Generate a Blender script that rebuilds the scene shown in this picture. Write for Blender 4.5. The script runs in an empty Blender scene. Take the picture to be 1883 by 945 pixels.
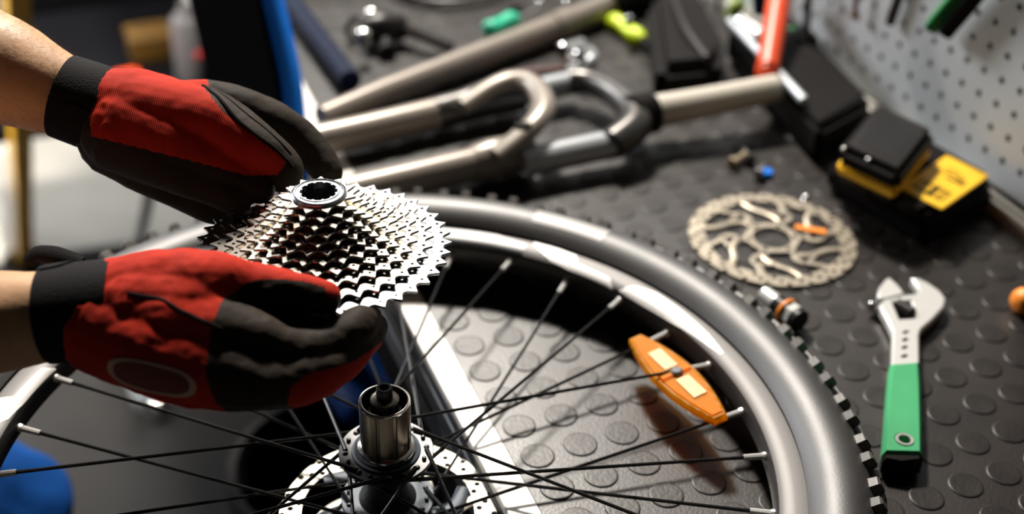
import bpy, bmesh, math, random
from mathutils import Vector, Matrix, noise
random.seed(7)
R = math.radians
SC = bpy.context.scene
COL = SC.collection

# ---------------------------------------------------------------- camera
CAM_LOC = (-0.3202, -0.7684, 0.6849)
AX_R = Vector((0.92184, -0.38642, 0.02994))
AX_U = Vector((0.19575, 0.53087, 0.82453))
AX_F = Vector((0.33451, 0.75422, -0.56502))
cam = bpy.data.cameras.new('camera')
cam.sensor_width = 36.0
cam.lens = 45.88
cam.clip_start = 0.02
cam.clip_end = 60
cam.dof.use_dof = True
cam.dof.focus_distance = 0.885
cam.dof.aperture_fstop = 2.8
cam.dof.aperture_blades = 0
cam_ob = bpy.data.objects.new('camera', cam)
COL.objects.link(cam_ob)
m3 = Matrix((AX_R, AX_U, -AX_F)).transposed()
cam_ob.matrix_world = Matrix.Translation(CAM_LOC) @ m3.to_4x4()
SC.camera = cam_ob

# ---------------------------------------------------------------- world, lights, exposure
W = bpy.data.worlds.new('world')
SC.world = W
W.use_nodes = True
W.node_tree.nodes['Background'].inputs[0].default_value = (0.62, 0.72, 0.85, 1)
W.node_tree.nodes['Background'].inputs[1].default_value = 0.007


def area(name, loc, target, sx, sy, power, col, spread=180):
    l = bpy.data.lights.new(name, 'AREA')
    l.shape = 'RECTANGLE'
    l.size, l.size_y = sx, sy
    l.energy = power
    l.color = col
    l.spread = R(spread)
    o = bpy.data.objects.new(name, l)
    COL.objects.link(o)
    o.location = loc
    d = Vector(target) - Vector(loc)
    o.rotation_euler = d.to_track_quat('-Z', 'Y').to_euler()
    return o


area('window_light', (0.80, 2.45, 1.95), (0.05, 0.10, 0.0), 1.7, 1.3, 13, (1.0, 0.95, 0.87))
area('lamp_light', (0.48, 1.75, 2.05), (0.0, 0.0, 0.0), 0.36, 0.26, 150, (1.0, 0.93, 0.84))
area('pegboard_fill', (-1.5, 3.5, 1.6), (0.4, 0.5, 0.0), 1.3, 0.8, 95, (0.96, 0.97, 1.0))  # fill added to brighten the pegboard, no actual ceiling fixture

area('far_mat_fill', (0.9, 4.2, 1.75), (0.1, 0.7, 0.0), 1.9, 1.0, 65, (0.93, 0.97, 1.0))  # added to give the far mat a grazing sheen; the back wall has no window
area('post_fill', (-1.2, 0.7, 2.2), (-0.36, 1.80, -0.9), 0.3, 0.3, 13, (1.0, 0.95, 0.88), 32)  # narrow fill added to brighten the yellow post and floor, not a real fixture

SC.view_settings.view_transform = 'Standard'
SC.view_settings.look = 'None'
SC.view_settings.gamma = 1.0
SC.view_settings.use_curve_mapping = False
SC.view_settings.exposure = 0.0


# ---------------------------------------------------------------- materials
def mat(name, col, rough=0.5, metal=0.0, bump=0.0, bscale=200.0, var=0.0, vscale=20.0, spec=0.5, sheen=0.0, wave=None, detail=3.0):
    m = bpy.data.materials.new(name)
    m.use_nodes = True
    nt = m.node_tree
    b = nt.nodes['Principled BSDF']
    b.inputs['Base Color'].default_value = (*col, 1)
    b.inputs['Roughness'].default_value = rough
    b.inputs['Metallic'].default_value = metal
    b.inputs['Specular IOR Level'].default_value = spec
    if sheen:
        b.inputs['Sheen Weight'].default_value = sheen
    tc = nt.nodes.new('ShaderNodeTexCoord')
    if var:
        n = nt.nodes.new('ShaderNodeTexNoise')
        n.inputs['Scale'].default_value = vscale
        n.inputs['Detail'].default_value = 5
        nt.links.new(tc.outputs['Object'], n.inputs['Vector'])
        r = nt.nodes.new('ShaderNodeValToRGB')
        r.color_ramp.elements[0].position = 0.3
        r.color_ramp.elements[1].position = 0.7
        r.color_ramp.elements[0].color = (*[c * (1 - var) for c in col], 1)
        r.color_ramp.elements[1].color = (*[min(1, c * (1 + var)) for c in col], 1)
        nt.links.new(n.outputs['Fac'], r.inputs['Fac'])
        nt.links.new(r.outputs['Color'], b.inputs['Base Color'])
        mr = nt.nodes.new('ShaderNodeMapRange')
        mr.inputs['To Min'].default_value = max(0.02, rough * (1 - 0.5 * var))
        mr.inputs['To Max'].default_value = min(1, rough * (1 + 0.5 * var))
        nt.links.new(n.outputs['Fac'], mr.inputs['Value'])
        nt.links.new(mr.outputs['Result'], b.inputs['Roughness'])
    if bump:
        if wave:
            n2 = nt.nodes.new('ShaderNodeTexWave')
            n2.inputs['Scale'].default_value = bscale
            n2.bands_direction = wave
            n2.inputs['Distortion'].default_value = 1.2
            n2.inputs['Detail'].default_value = 1
        else:
            n2 = nt.nodes.new('ShaderNodeTexNoise')
            n2.inputs['Scale'].default_value = bscale
            n2.inputs['Detail'].default_value = detail
        nt.links.new(tc.outputs['Object'], n2.inputs['Vector'])
        bp = nt.nodes.new('ShaderNodeBump')
        bp.inputs['Strength'].default_value = bump
        bp.inputs['Distance'].default_value = 0.001
        nt.links.new(n2.outputs['Fac'], bp.inputs['Height'])
        nt.links.new(bp.outputs['Normal'], b.inputs['Normal'])
    return m


M = {}
M['mat_rubber'] = mat('mat_rubber', (0.0165, 0.0125, 0.0105), 0.39, bump=0.16, bscale=420, var=0.3, vscale=14, spec=0.52)
M['stud_rubber'] = mat('stud_rubber', (0.0145, 0.0112, 0.0095), 0.40, bump=0.2, bscale=300, var=0.3, vscale=30, spec=0.40)
M['white_trim'] = mat('white_trim', (0.86, 0.83, 0.76), 0.35, var=0.04, vscale=40)
M['slate'] = mat('slate', (0.035, 0.045, 0.06), 0.38, var=0.15, vscale=12)
M['slate_dark'] = mat('slate_dark', (0.004, 0.004, 0.005), 0.7, spec=0.03)
M['peg_metal'] = mat('peg_metal', (0.70, 0.745, 0.765), 0.42, var=0.06, vscale=5, spec=0.4)
M['dark_wall'] = mat('dark_wall', (0.06, 0.055, 0.05), 0.8, var=0.2)
M['rail_metal'] = mat('rail_metal', (0.55, 0.53, 0.48), 0.4, 0.2, var=0.1)
M['floor'] = mat('floor', (0.58, 0.55, 0.48), 0.55, bump=0.1, bscale=60, var=0.12, vscale=4)
M['floor_mat'] = mat('floor_mat', (0.026, 0.025, 0.0245), 0.8, spec=0.25, bump=0.4, bscale=150, var=0.15, vscale=6)
M['plaster'] = mat('plaster', (0.35, 0.35, 0.34), 0.8, bump=0.1, bscale=80)
M['tyre'] = mat('tyre_rubber', (0.030, 0.028, 0.027), 0.50, bump=0.1, bscale=500, var=0.15, vscale=25, spec=1.0)
M['knob'] = mat('knob_rubber', (0.075, 0.068, 0.06), 0.36, bump=0.1, bscale=300, var=0.3, vscale=60, spec=0.7)
M['rim'] = mat('rim_metal', (0.055, 0.052, 0.05), 0.44, 0.55)
M['rim_dark'] = mat('rim_dark', (0.012, 0.012, 0.012), 0.35)
M['decal_white'] = mat('decal_white', (0.82, 0.80, 0.76), 0.35)
M['pale_grey'] = mat('pale_grey', (0.42, 0.41, 0.39), 0.4)
M['spoke'] = mat('spoke_black', (0.02, 0.02, 0.02), 0.28, 0.6)
M['chrome'] = mat('chrome', (0.82, 0.81, 0.79), 0.16, 1.0)
M['nickel'] = mat('nickel', (0.80, 0.755, 0.68), 0.16, 1.0)
M['nickel_cool'] = mat('nickel_cool', (0.70, 0.73, 0.78), 0.17, 1.0)
M['dark_steel'] = mat('dark_steel', (0.06, 0.055, 0.055), 0.35, 0.8)
M['hub_black'] = mat('hub_black', (0.016, 0.016, 0.018), 0.36, 0.1, spec=0.35)
M['hub_blue'] = mat('hub_blue_grey', (0.075, 0.09, 0.11), 0.5, 0.15, spec=0.3)
M['freehub'] = mat('freehub_steel', (0.30, 0.26, 0.21), 0.28, 1.0)
M['rotor_steel'] = mat('rotor_steel', (0.50, 0.465, 0.40), 0.5, 0.8, bump=0.05, bscale=400)
M['old_rotor'] = mat('old_rotor_steel', (0.36, 0.315, 0.25), 0.42, 0.8, var=0.18, vscale=40)
M['orange_tag'] = mat('orange_tag', (0.95, 0.28, 0.02), 0.45)
M['taupe'] = mat('taupe_paint', (0.27, 0.235, 0.20), 0.36, 0.25, var=0.05, vscale=10)
M['taupe_light'] = mat('taupe_light', (0.60, 0.55, 0.47), 0.36, 0.1)
M['gun_metal'] = mat('gun_metal', (0.09, 0.085, 0.08), 0.32, 0.7)
M['stanchion'] = mat('stanchion', (0.50, 0.53, 0.55), 0.28, 0.4)
M['black_plastic'] = mat('black_plastic', (0.006, 0.005, 0.005), 0.6, bump=0.1, bscale=500, spec=0.09)
M['black_gloss'] = mat('black_gloss', (0.010, 0.009, 0.009), 0.36, spec=0.28)
M['grey_plastic'] = mat('grey_plastic', (0.018, 0.015, 0.014), 0.5, spec=0.15)
M['yellow'] = mat('yellow_plastic', (0.95, 0.55, 0.02), 0.4)
M['yellow_steel'] = mat('yellow_steel', (0.90, 0.48, 0.02), 0.4)
M['green_grip'] = mat('green_grip', (0.045, 0.36, 0.14), 0.42, bump=0.1, bscale=200, var=0.08, vscale=30)
M['green_dark'] = mat('green_dark', (0.01, 0.20, 0.05), 0.4)
M['teal'] = mat('teal_plastic', (0.03, 0.50, 0.30), 0.35)
M['neon'] = mat('neon_plastic', (0.62, 0.80, 0.01), 0.4)
M['red_paint'] = mat('red_paint', (0.75, 0.07, 0.012), 0.35)
M['red_plastic'] = mat('red_plastic', (0.85, 0.05, 0.05), 0.4)
M['navy'] = mat('navy_paint', (0.006, 0.012, 0.035), 0.6, spec=0.1)
M['blue_plastic'] = mat('blue_plastic', (0.006, 0.19, 0.80), 0.5, spec=0.2)
M['blue_cloth'] = mat('blue_cloth', (0.003, 0.055, 0.24), 0.85, bump=0.5, bscale=300, var=0.15, vscale=15, spec=0.15)
M['shirt_cloth'] = mat('shirt_cloth', (0.03, 0.035, 0.045), 0.9, bump=0.4, bscale=300)
M['skin'] = mat('skin', (0.62, 0.36, 0.20), 0.5, bump=0.25, bscale=260, var=0.12, vscale=45, spec=0.35)
M['hair'] = mat('hair', (0.06, 0.035, 0.02), 0.5)
M['eye_white'] = mat('eye_white', (0.8, 0.8, 0.78), 0.3)
M['lip'] = mat('lip', (0.45, 0.18, 0.14), 0.5)
M['knit_red'] = mat('knit_red', (0.50, 0.026, 0.009), 0.8, bump=0.3, bscale=260, wave='X', var=0.12, vscale=40, spec=0.15)
M['glove_black'] = mat('glove_black', (0.025, 0.017, 0.0105), 0.72, bump=0.4, bscale=180, var=0.3, vscale=35, spec=0.2)
M['cuff_black'] = mat('cuff_black', (0.012, 0.011, 0.012), 0.85, bump=0.5, bscale=700, spec=0.15)
M['piping'] = mat('piping', (0.010, 0.007, 0.006), 0.8, spec=0.1)
M['patch_tan'] = mat('patch_tan', (0.62, 0.40, 0.29), 0.7)
M['patch_dark'] = mat('patch_dark', (0.20, 0.045, 0.03), 0.8)
M['white_plastic'] = mat('white_plastic', (0.16, 0.153, 0.158), 0.5, spec=0.2)
M['brown_box'] = mat('brown_box', (0.08, 0.04, 0.005), 0.7, spec=0.2)
M['grey_steel'] = mat('grey_steel', (0.03, 0.034, 0.032), 0.6, 0.1, spec=0.2)
M['boot'] = mat('boot', (0.02, 0.018, 0.016), 0.5)


def amber():
    m = bpy.data.materials.new('amber_lens')
    m.use_nodes = True
    nt = m.node_tree
    b = nt.nodes['Principled BSDF']
    b.inputs['Base Color'].default_value = (1.0, 0.47, 0.002, 1)
    b.inputs['Roughness'].default_value = 0.3
    b.inputs['Specular IOR Level'].default_value = 0.2
    tr = nt.nodes.new('ShaderNodeBsdfTransparent')
    tr.inputs[0].default_value = (1.0, 0.62, 0.12, 1)
    mx = nt.nodes.new('ShaderNodeMixShader')
    mx.inputs[0].default_value = 0.48
    tl = nt.nodes.new('ShaderNodeBsdfTranslucent')
    tl.inputs[0].default_value = (1.0, 0.58, 0.02, 1)
    mx2 = nt.nodes.new('ShaderNodeMixShader')
    mx2.inputs[0].default_value = 0.45
    out = nt.nodes['Material Output']
    tc = nt.nodes.new('ShaderNodeTexCoord')
    ck = nt.nodes.new('ShaderNodeTexVoronoi')
    ck.inputs['Scale'].default_value = 420
    ck.inputs['Randomness'].default_value = 0.0
    bp = nt.nodes.new('ShaderNodeBump')
    bp.inputs['Strength'].default_value = 0.6
    bp.inputs['Distance'].default_value = 0.0006
    nt.links.new(tc.outputs['Object'], ck.inputs['Vector'])
    nt.links.new(ck.outputs['Distance'], bp.inputs['Height'])
    nt.links.new(bp.outputs['Normal'], b.inputs['Normal'])
    nt.links.new(b.outputs[0], mx2.inputs[1])
    nt.links.new(tl.outputs[0], mx2.inputs[2])
    nt.links.new(mx2.outputs[0], mx.inputs[1])
    nt.links.new(tr.outputs[0], mx.inputs[2])
    nt.links.new(mx.outputs[0], out.inputs['Surface'])
    return m


M['amber'] = amber()
M['satin_chrome'] = mat('satin_chrome', (0.70, 0.69, 0.66), 0.36, 0.45)
M['blue_dark'] = mat('blue_dark', (0.002, 0.035, 0.16), 0.45, spec=0.2)
M['amber_pale'] = mat('amber_pale', (0.85, 0.46, 0.16), 0.3, bump=0.5, bscale=900)


# ---------------------------------------------------------------- helpers
def link(o, parent=None):
    COL.objects.link(o)
    if parent:
        o.parent = parent
    return o


def tag(o, label=None, cat=None, group=None, kind=None):
    if label:
        o['label'] = label
    if cat:
        o['category'] = cat
    if group:
        o['group'] = group
    if kind:
        o['kind'] = kind
    return o


def thing(name, loc, label, cat, rz=0.0, group=None):
    o = bpy.data.objects.new(name, None)
    o.empty_display_size = 0.03
    o.location = loc
    o.rotation_euler = (0, 0, rz)
    link(o)
    return tag(o, label, cat, group)


def fin(name, bm, m, parent=None, smooth=True, loc=None, angle=35):
    bmesh.ops.recalc_face_normals(bm, faces=bm.faces)
    me = bpy.data.meshes.new(name)
    bm.to_mesh(me)
    bm.free()
    return obm(name, me, m, parent, smooth, loc, angle)


def obm(name, me, m, parent=None, smooth=True, loc=None, angle=35):
    ms = m if isinstance(m, (list, tuple)) else [m]
    me.materials.clear()
    for x in ms:
        me.materials.append(x)
    if smooth:
        me.polygons.foreach_set('use_smooth', [True] * len(me.polygons))
        try:
            me.set_sharp_from_angle(angle=R(angle))
        except Exception:
            pass
    o = bpy.data.objects.new(name, me)
    link(o, parent)
    if loc is not None:
        o.location = loc
    return o


def frame_z(d):
    d = Vector(d).normalized()
    a = Vector((0, 0, 1)) if abs(d.z) < 0.95 else Vector((1, 0, 0))
    x = a.cross(d).normalized()
    y = d.cross(x)
    return x, y, d


def ring(bm, c, x, y, r, n, ph=0.0, ry=None):
    ry = r if ry is None else ry
    return [bm.verts.new(Vector(c) + x * (r * math.cos(ph + 2 * math.pi * i / n)) + y * (ry * math.sin(ph + 2 * math.pi * i / n))) for i in range(n)]


def bridge(bm, a, b):
    n = len(a)
    for i in range(n):
        bm.faces.new((a[i], a[(i + 1) % n], b[(i + 1) % n], b[i]))


def cyl(bm, p0, p1, r0, r1=None, n=16, caps=True, bev=0.0, ph=0.0):
    r1 = r0 if r1 is None else r1
    p0, p1 = Vector(p0), Vector(p1)
    x, y, d = frame_z(p1 - p0)
    rs = []
    if bev:
        rs.append(ring(bm, p0, x, y, r0 - bev, n, ph))
        rs.append(ring(bm, p0 + d * bev, x, y, r0, n, ph))
        rs.append(ring(bm, p1 - d * bev, x, y, r1, n, ph))
        rs.append(ring(bm, p1, x, y, r1 - bev, n, ph))
    else:
        rs = [ring(bm, p0, x, y, r0, n, ph), ring(bm, p1, x, y, r1, n, ph)]
    for a, b in zip(rs, rs[1:]):
        bridge(bm, a, b)
    if caps:
        bm.faces.new(rs[0][::-1])
        bm.faces.new(rs[-1])
    return bm


def smooth_path(pts, rad, sub=6):
    P = [Vector(p) for p in pts]
    out, ro = [], []
    for i in range(len(P) - 1):
        a = P[max(i - 1, 0)]
        b, c = P[i], P[i + 1]
        d = P[min(i + 2, len(P) - 1)]
        for k in range(sub):
            t = k / sub
            v = 0.5 * ((2 * b) + (c - a) * t + (2 * a - 5 * b + 4 * c - d) * t * t + (-a + 3 * b - 3 * c + d) * t ** 3)
            out.append(v)
            ro.append(rad[i] * (1 - t) + rad[i + 1] * t)
    out.append(P[-1])
    ro.append(rad[-1])
    return out, ro


def tube(bm, pts, rad, n=12, sub=6, flat=None, closed=False):
    if not isinstance(rad, (list, tuple)):
        rad = [rad] * len(pts)
    if sub > 1:
        P, rr = smooth_path(pts, rad, sub)
    else:
        P, rr = [Vector(p) for p in pts], list(rad)
    rs = []
    x = None
    for i, p in enumerate(P):
        d = (P[min(i + 1, len(P) - 1)] - P[max(i - 1, 0)]).normalized()
        if x is None:
            x, y, _ = frame_z(d)
        else:
            x = (x - d * x.dot(d)).normalized()
            y = d.cross(x)
        rs.append(ring(bm, p, x, y, rr[i], n, 0, rr[i] * (flat if flat else 1)))
    for a, b in zip(rs, rs[1:]):
        bridge(bm, a, b)
    bm.faces.new(rs[0][::-1])
    bm.faces.new(rs[-1])
    return bm


def lathe(bm, prof, n=48, c=(0, 0, 0), a0=0.0, a1=None, closed_profile=False):
    c = Vector(c)
    full = a1 is None
    cnt = n if full else n + 1
    rows = []
    for i in range(cnt):
        a = a0 + (2 * math.pi * i / n if full else (a1 - a0) * i / n)
        rows.append([bm.verts.new(c + Vector((r * math.cos(a), r * math.sin(a), z))) for r, z in prof])
    for i in range(cnt if full else cnt - 1):
        A, B = rows[i], rows[(i + 1) % cnt]
        L = len(prof)
        for k in range(L if closed_profile else L - 1):
            q = (A[k], B[k], B[(k + 1) % L], A[(k + 1) % L])
            try:
                bm.faces.new(q)
            except ValueError:
                pass
    return bm


def box(bm, c, s, rot=None, bev=0.0, seg=2):
    mt = Matrix.Translation(Vector(c))
    if rot is not None:
        mt = mt @ (rot.to_4x4() if isinstance(rot, Matrix) else Matrix.Rotation(rot, 4, 'Z'))
    r = bmesh.ops.create_cube(bm, size=1.0, matrix=mt @ Matrix.Diagonal((*s, 1)))
    if bev:
        es = list({e for v in r['verts'] for e in v.link_edges})
        bmesh.ops.bevel(bm, geom=es, offset=bev, segments=seg, affect='EDGES', profile=0.5)
    return bm


def sphere(bm, c, r, sub=2, s=(1, 1, 1)):
    bmesh.ops.create_icosphere(bm, subdivisions=sub, radius=r, matrix=Matrix.Translation(Vector(c)) @ Matrix.Diagonal((*s, 1)))
    return bm


def plate_mesh(outlines, thick, bev=0.0, z=0.0):
    cu = bpy.data.curves.new('tmp', 'CURVE')
    cu.dimensions = '2D'
    cu.fill_mode = 'BOTH'
    cu.extrude = max(thick / 2 - bev, 1e-5)
    cu.bevel_depth = bev
    cu.bevel_resolution = 0
    cu.offset = -bev
    for o in outlines:
        s = cu.splines.new('POLY')
        s.points.add(len(o) - 1)
        for i, p in enumerate(o):
            s.points[i].co = (p[0], p[1], 0, 1)
        s.use_cyclic_u = True
    ob = bpy.data.objects.new('tmp', cu)
    COL.objects.link(ob)
    dg = bpy.context.evaluated_depsgraph_get()
    me = bpy.data.meshes.new_from_object(ob.evaluated_get(dg))
    bpy.data.objects.remove(ob)
    bpy.data.curves.remove(cu)
    if z:
        me.transform(Matrix.Translation((0, 0, z)))
    return me


def circ(cx, cy, r, n=10, ph=0.0):
    return [(cx + r * math.cos(ph + 2 * math.pi * i / n), cy + r * math.sin(ph + 2 * math.pi * i / n)) for i in range(n)]


_b = bmesh.new()
bmesh.ops.create_icosphere(_b, subdivisions=2, radius=1.0)
_b.verts.ensure_lookup_table()
BALL_V = [v.co[:] for v in _b.verts]
BALL_F = [tuple(v.index for v in f.verts) for f in _b.faces]
_b.free()


def blob(name, chains, voxel, m, parent=None, smooth_it=6, disp=0.0, dscale=60.0, extra=None, origin=(0, 0, 0)):
    """chains: lists of (point, radius); overlapping balls fused into one continuous skin"""
    origin = Vector(origin)
    V, F = [], []

    def ball(c, r):
        o = len(V)
        V.extend([(c.x + r * a, c.y + r * b, c.z + r * d) for a, b, d in BALL_V])
        F.extend([tuple(o + i for i in f) for f in BALL_F])
    for ch in chains:
        P, rr = smooth_path([c[0] for c in ch], [c[1] for c in ch], 5)
        ball(P[0] - origin, rr[0])
        ball(P[-1] - origin, rr[-1])
        x = None
        n = 24
        prev = None
        for k, p in enumerate(P):
            d = (P[min(k + 1, len(P) - 1)] - P[max(k - 1, 0)]).normalized()
            if x is None:
                x, y, _ = frame_z(d)
            else:
                x = (x - d * x.dot(d)).normalized()
                y = d.cross(x)
            o = len(V)
            for t in range(n):
                c, s_ = math.cos(2 * math.pi * t / n), math.sin(2 * math.pi * t / n)
                q = p - origin + x * (rr[k] * c) + y * (rr[k] * s_)
                V.append(q[:])
            if prev is not None:
                F.extend([(prev + t, prev + (t + 1) % n, o + (t + 1) % n, o + t) for t in range(n)])
            else:
                F.append(tuple(range(o + n - 1, o - 1, -1)))
            prev = o
        F.append(tuple(range(prev, prev + n)))
    bm = bmesh.new()
    me = bpy.data.meshes.new(name)
    me.from_pydata(V, [], F)
    bm.from_mesh(me)
    bpy.data.meshes.remove(me)
    if extra:
        extra(bm)
    me = bpy.data.meshes.new(name)
    bm.to_mesh(me)
    bm.free()
    ob = bpy.data.objects.new('tmp', me)
    COL.objects.link(ob)
    rm = ob.modifiers.new('r', 'REMESH')
    rm.mode = 'VOXEL'
    rm.voxel_size = voxel
    sm = ob.modifiers.new('s', 'SMOOTH')
    sm.iterations = smooth_it
    sm.factor = 0.5
    dg = bpy.context.evaluated_depsgraph_get()
    me2 = bpy.data.meshes.new_from_object(ob.evaluated_get(dg))
    bpy.data.objects.remove(ob)
    bpy.data.meshes.remove(me)
    if disp:
        n = len(me2.vertices)
        co = [0.0] * (3 * n)
        me2.vertices.foreach_get('co', co)
        no = [c for v in me2.vertices for c in v.normal]
        for k in range(n):
            d = disp * noise.fractal(Vector(co[3 * k:3 * k + 3]) * dscale, 1.0, 2.0, 3)
            for q in range(3):
                co[3 * k + q] += no[3 * k + q] * d
        me2.vertices.foreach_set('co', co)
        me2.update()
    me2.name = name
    o = obm(name, me2, m, parent, True, None, 80)
    return o


# ================================================================ the setting
bm = bmesh.new(); box(bm, (-0.6, 0.8, -0.91), (5.2, 7.0, 0.02)); tag(fin('floor', bm, M['floor'], smooth=False), kind='structure')
bm = bmesh.new(); box(bm, (0.66, 0.8, 0.55), (0.10, 7.0, 2.9)); tag(fin('wall_right', bm, M['dark_wall'], smooth=False), kind='structure')
bm = bmesh.new(); box(bm, (-0.6, 4.35, 0.55), (5.2, 0.10, 2.9)); tag(fin('wall_back', bm, M['plaster'], smooth=False), kind='structure')


# ================================================================ workbench
def xl(y):
    return -0.0410 + 0.027 * y


def xr(y):
    return -0.0168 + 0.027 * y


YA, YB = -0.70, 2.0
bench = thing('workbench', (0.25, 0.6, -0.90), 'long workbench with a white edge strip and dark slate front rail', 'workbench')
BO = Vector((0.25, 0.6, -0.90))


def sweep(profile, m, name, parent, origin, base=xl):
    """profile of (dx, z) swept along the bench edge"""
    bm = bmesh.new()
    rows = []
    for y in (YA, YB):
        rows.append([bm.verts.new(Vector((base(y) + dx, y, z)) - origin) for dx, z in profile])
    n = len(profile)
    for k in range(n):
        bm.faces.new((rows[0][k], rows[0][(k + 1) % n], rows[1][(k + 1) % n], rows[1][k]))
    bm.faces.new(rows[0])
    bm.faces.new(rows[1][::-1])
    return fin(name, bm, m, parent, smooth=False)


bm = bmesh.new()
vs = [Vector((xr(YA), YA, 0)), Vector((0.605, YA, 0)), Vector((0.605, YB, 0)), Vector((xr(YB), YB, 0))]
lo = [bm.verts.new(v + Vector((0, 0, -0.034)) - BO) for v in vs]
hi = [bm.verts.new(v + Vector((0, 0, -0.0045)) - BO) for v in vs]
bridge(bm, lo, hi); bm.faces.new(lo[::-1]); bm.faces.new(hi)
fin('worktop', bm, M['slate_dark'], bench, smooth=False)
sweep([(0.0008, -0.007), (0.0008, -0.0008), (0.0016, 0.0004), (0.0236, 0.0004), (0.0242, -0.0002), (0.0242, -0.007)], M['white_trim'], 'edge_trim', bench, BO)
sweep([(0.0, -0.0072), (0.024, -0.0072), (0.024, -0.070), (0.0, -0.070), (0.0, -0.048), (0.004, -0.0465), (0.004, -0.0435), (0.0, -0.042), (0.0, -0.022), (0.0025, -0.0205), (0.0025, -0.0185), (0.0, -0.017)], M['slate'], 'front_rail', bench, BO)
sweep([(0.012, -0.0702), (0.034, -0.0702), (0.034, -0.150), (0.012, -0.150)], M['slate_dark'], 'lower_rail', bench, BO)
for (lx, ly) in ((0.03, -0.6), (0.55, -0.6), (0.30, 1.9), (0.55, 1.9)):
    bm = bmesh.new(); box(bm, (lx - 0.25, ly - 0.6, 0.433), (0.05, 0.05, 0.866), bev=0.004)
    fin('leg', bm, M['slate_dark'], bench, smooth=False)

# studded rubber mat
matt = thing('rubber_mat', (0.27, 0.5, -0.0045), 'dark studded rubber mat covering the bench top', 'mat')
MO = Vector((0.27, 0.5, -0.0045))
bm = bmesh.new()
vs = [Vector((xr(YA) + 0.0004, YA, 0)), Vector((0.598, YA, 0)), Vector((0.598, YB, 0)), Vector((xr(YB) + 0.0004, YB, 0))]
lo = [bm.verts.new(v + Vector((0, 0, -0.0045)) - MO) for v in vs]
hi = [bm.verts.new(v - MO) for v in vs]
bridge(bm, lo, hi); bm.faces.new(lo[::-1]); bm.faces.new(hi)
fin('sheet', bm, M['mat_rubber'], matt, smooth=False)
PITCH = 0.036


def stud_bm(bm, c, n=20):
    c = Vector(c)
    X, Y = Vector((1, 0, 0)), Vector((0, 1, 0))
    prof = [(0.0133, -0.0002), (0.0131, 0.0006), (0.0127, 0.0009), (0.0121, 0.0010), (0.0117, 0.0010)]
    rs = [ring(bm, c + Vector((0, 0, z)), X, Y, r, n) for r, z in prof]
    for a, b in zip(rs, rs[1:]):
        bridge(bm, a, b)
    bm.faces.new(rs[-1])


def in_view(p, mx=0.03):
    d = Vector(p) - Vector(CAM_LOC)
    z = d.dot(AX_F)
    return z > 0.1 and abs(d.dot(AX_R) / z) < 0.392 + mx and abs(d.dot(AX_U) / z) < 0.197 + mx


spots, unseen = [], []
for j in range(0, 16):
    for i in range(-19, 54):
        p = Vector((j * PITCH, i * PITCH, 0))
        if p.x - 0.0135 < xr(p.y) + 0.001:
            continue
        if not in_view(p):
            unseen.append(p)
            continue
        spots.append(((p - Vector(CAM_LOC)).length, p))
spots.sort(key=lambda t: t[0])
bm = bmesh.new(); stud_bm(bm, (0, 0, 0))
first = fin('stud', bm, M['stud_rubber'], matt, angle=28)
first.location = spots[0][1] - MO
for _, p in spots[1:290]:
    o = first.copy(); COL.objects.link(o); o.location = p - MO
    o.rotation_euler = (0, 0, random.random() * 6.28)
bm = bmesh.new()
for p in [q for _, q in spots[290:]] + unseen:
    stud_bm(bm, p - MO, 12)
tag(fin('distant_studs', bm, M['stud_rubber'], matt, angle=28), kind='stuff')

# ================================================================ pegboard
PB = Vector((0.575, 0.1428, 0.0475))
peg = thing('pegboard', PB, 'pale grey perforated metal pegboard standing behind the bench', 'pegboard')
peg.rotation_euler = (R(-1.8), 0, 0)
PY, PZ = 0.0256, 0.0252
bm = bmesh.new()


def cell(cy, cz, hole=True):
    hy, hz = PY / 2, PZ / 2
    sq = [(hy, 0), (hy, hz), (0, hz), (-hy, hz), (-hy, 0), (-hy, -hz), (0, -hz), (hy, -hz)]
    A = [bm.verts.new((0, cy + a, cz + b)) for a, b in sq]
    H = [bm.verts.new((0, cy + 0.0038 * math.cos(k * math.pi / 4), cz + 0.0042 * math.sin(k * math.pi / 4))) for k in range(8)]
    H2 = [bm.verts.new((0.0018, v.co.y, v.co.z)) for v in H]
    bridge(bm, A, H)
    bridge(bm, H, H2)


NJ = 22
for i in range(-6, 30):
    for j in range(0, NJ):
        cell(i * PY, j * PZ)
y0, y1 = -6.5 * PY, 29.5 * PY
for za, zb in ((-0.5 * PZ - 0.0165, -0.5 * PZ), ((NJ - 0.5) * PZ, (NJ - 0.5) * PZ + 0.016)):
    bm.faces.new([bm.verts.new(p) for p in ((0, y0, za), (0, y1, za), (0, y1, zb), (0, y0, zb))])
bmesh.ops.remove_doubles(bm, verts=bm.verts, dist=1e-5)
fin('perforated_sheet', bm, M['peg_metal'], peg, smooth=False)
bm = bmesh.new(); box(bm, (0.010, 11.5 * PY, 10.5 * PZ), (0.004, 36 * PY + 0.02, 22.5 * PZ + 0.01))
fin('backing_panel', bm, M['dark_wall'], peg, smooth=False)
rail = thing('base_rail', (0.566, 0.5, 0.0), 'pale metal rail on the mat along the foot of the pegboard', 'rail')
bm = bmesh.new(); box(bm, (0, 0, 0.0075), (0.012, 1.7, 0.015), bev=0.002)
fin('rail_body', bm, M['rail_metal'], rail)
bm = bmesh.new(); box(bm, (0.003, 0, 0.0165), (0.005, 1.7, 0.003))
fin('rail_lip', bm, M['rail_metal'], rail)


# ================================================================ bicycle wheel
WC = Vector((-0.121, -0.113, 0.0))
WZ = 0.034
wheel = thing('bicycle_wheel', WC, 'mountain bike wheel lying flat half over the bench edge', 'wheel')
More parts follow.
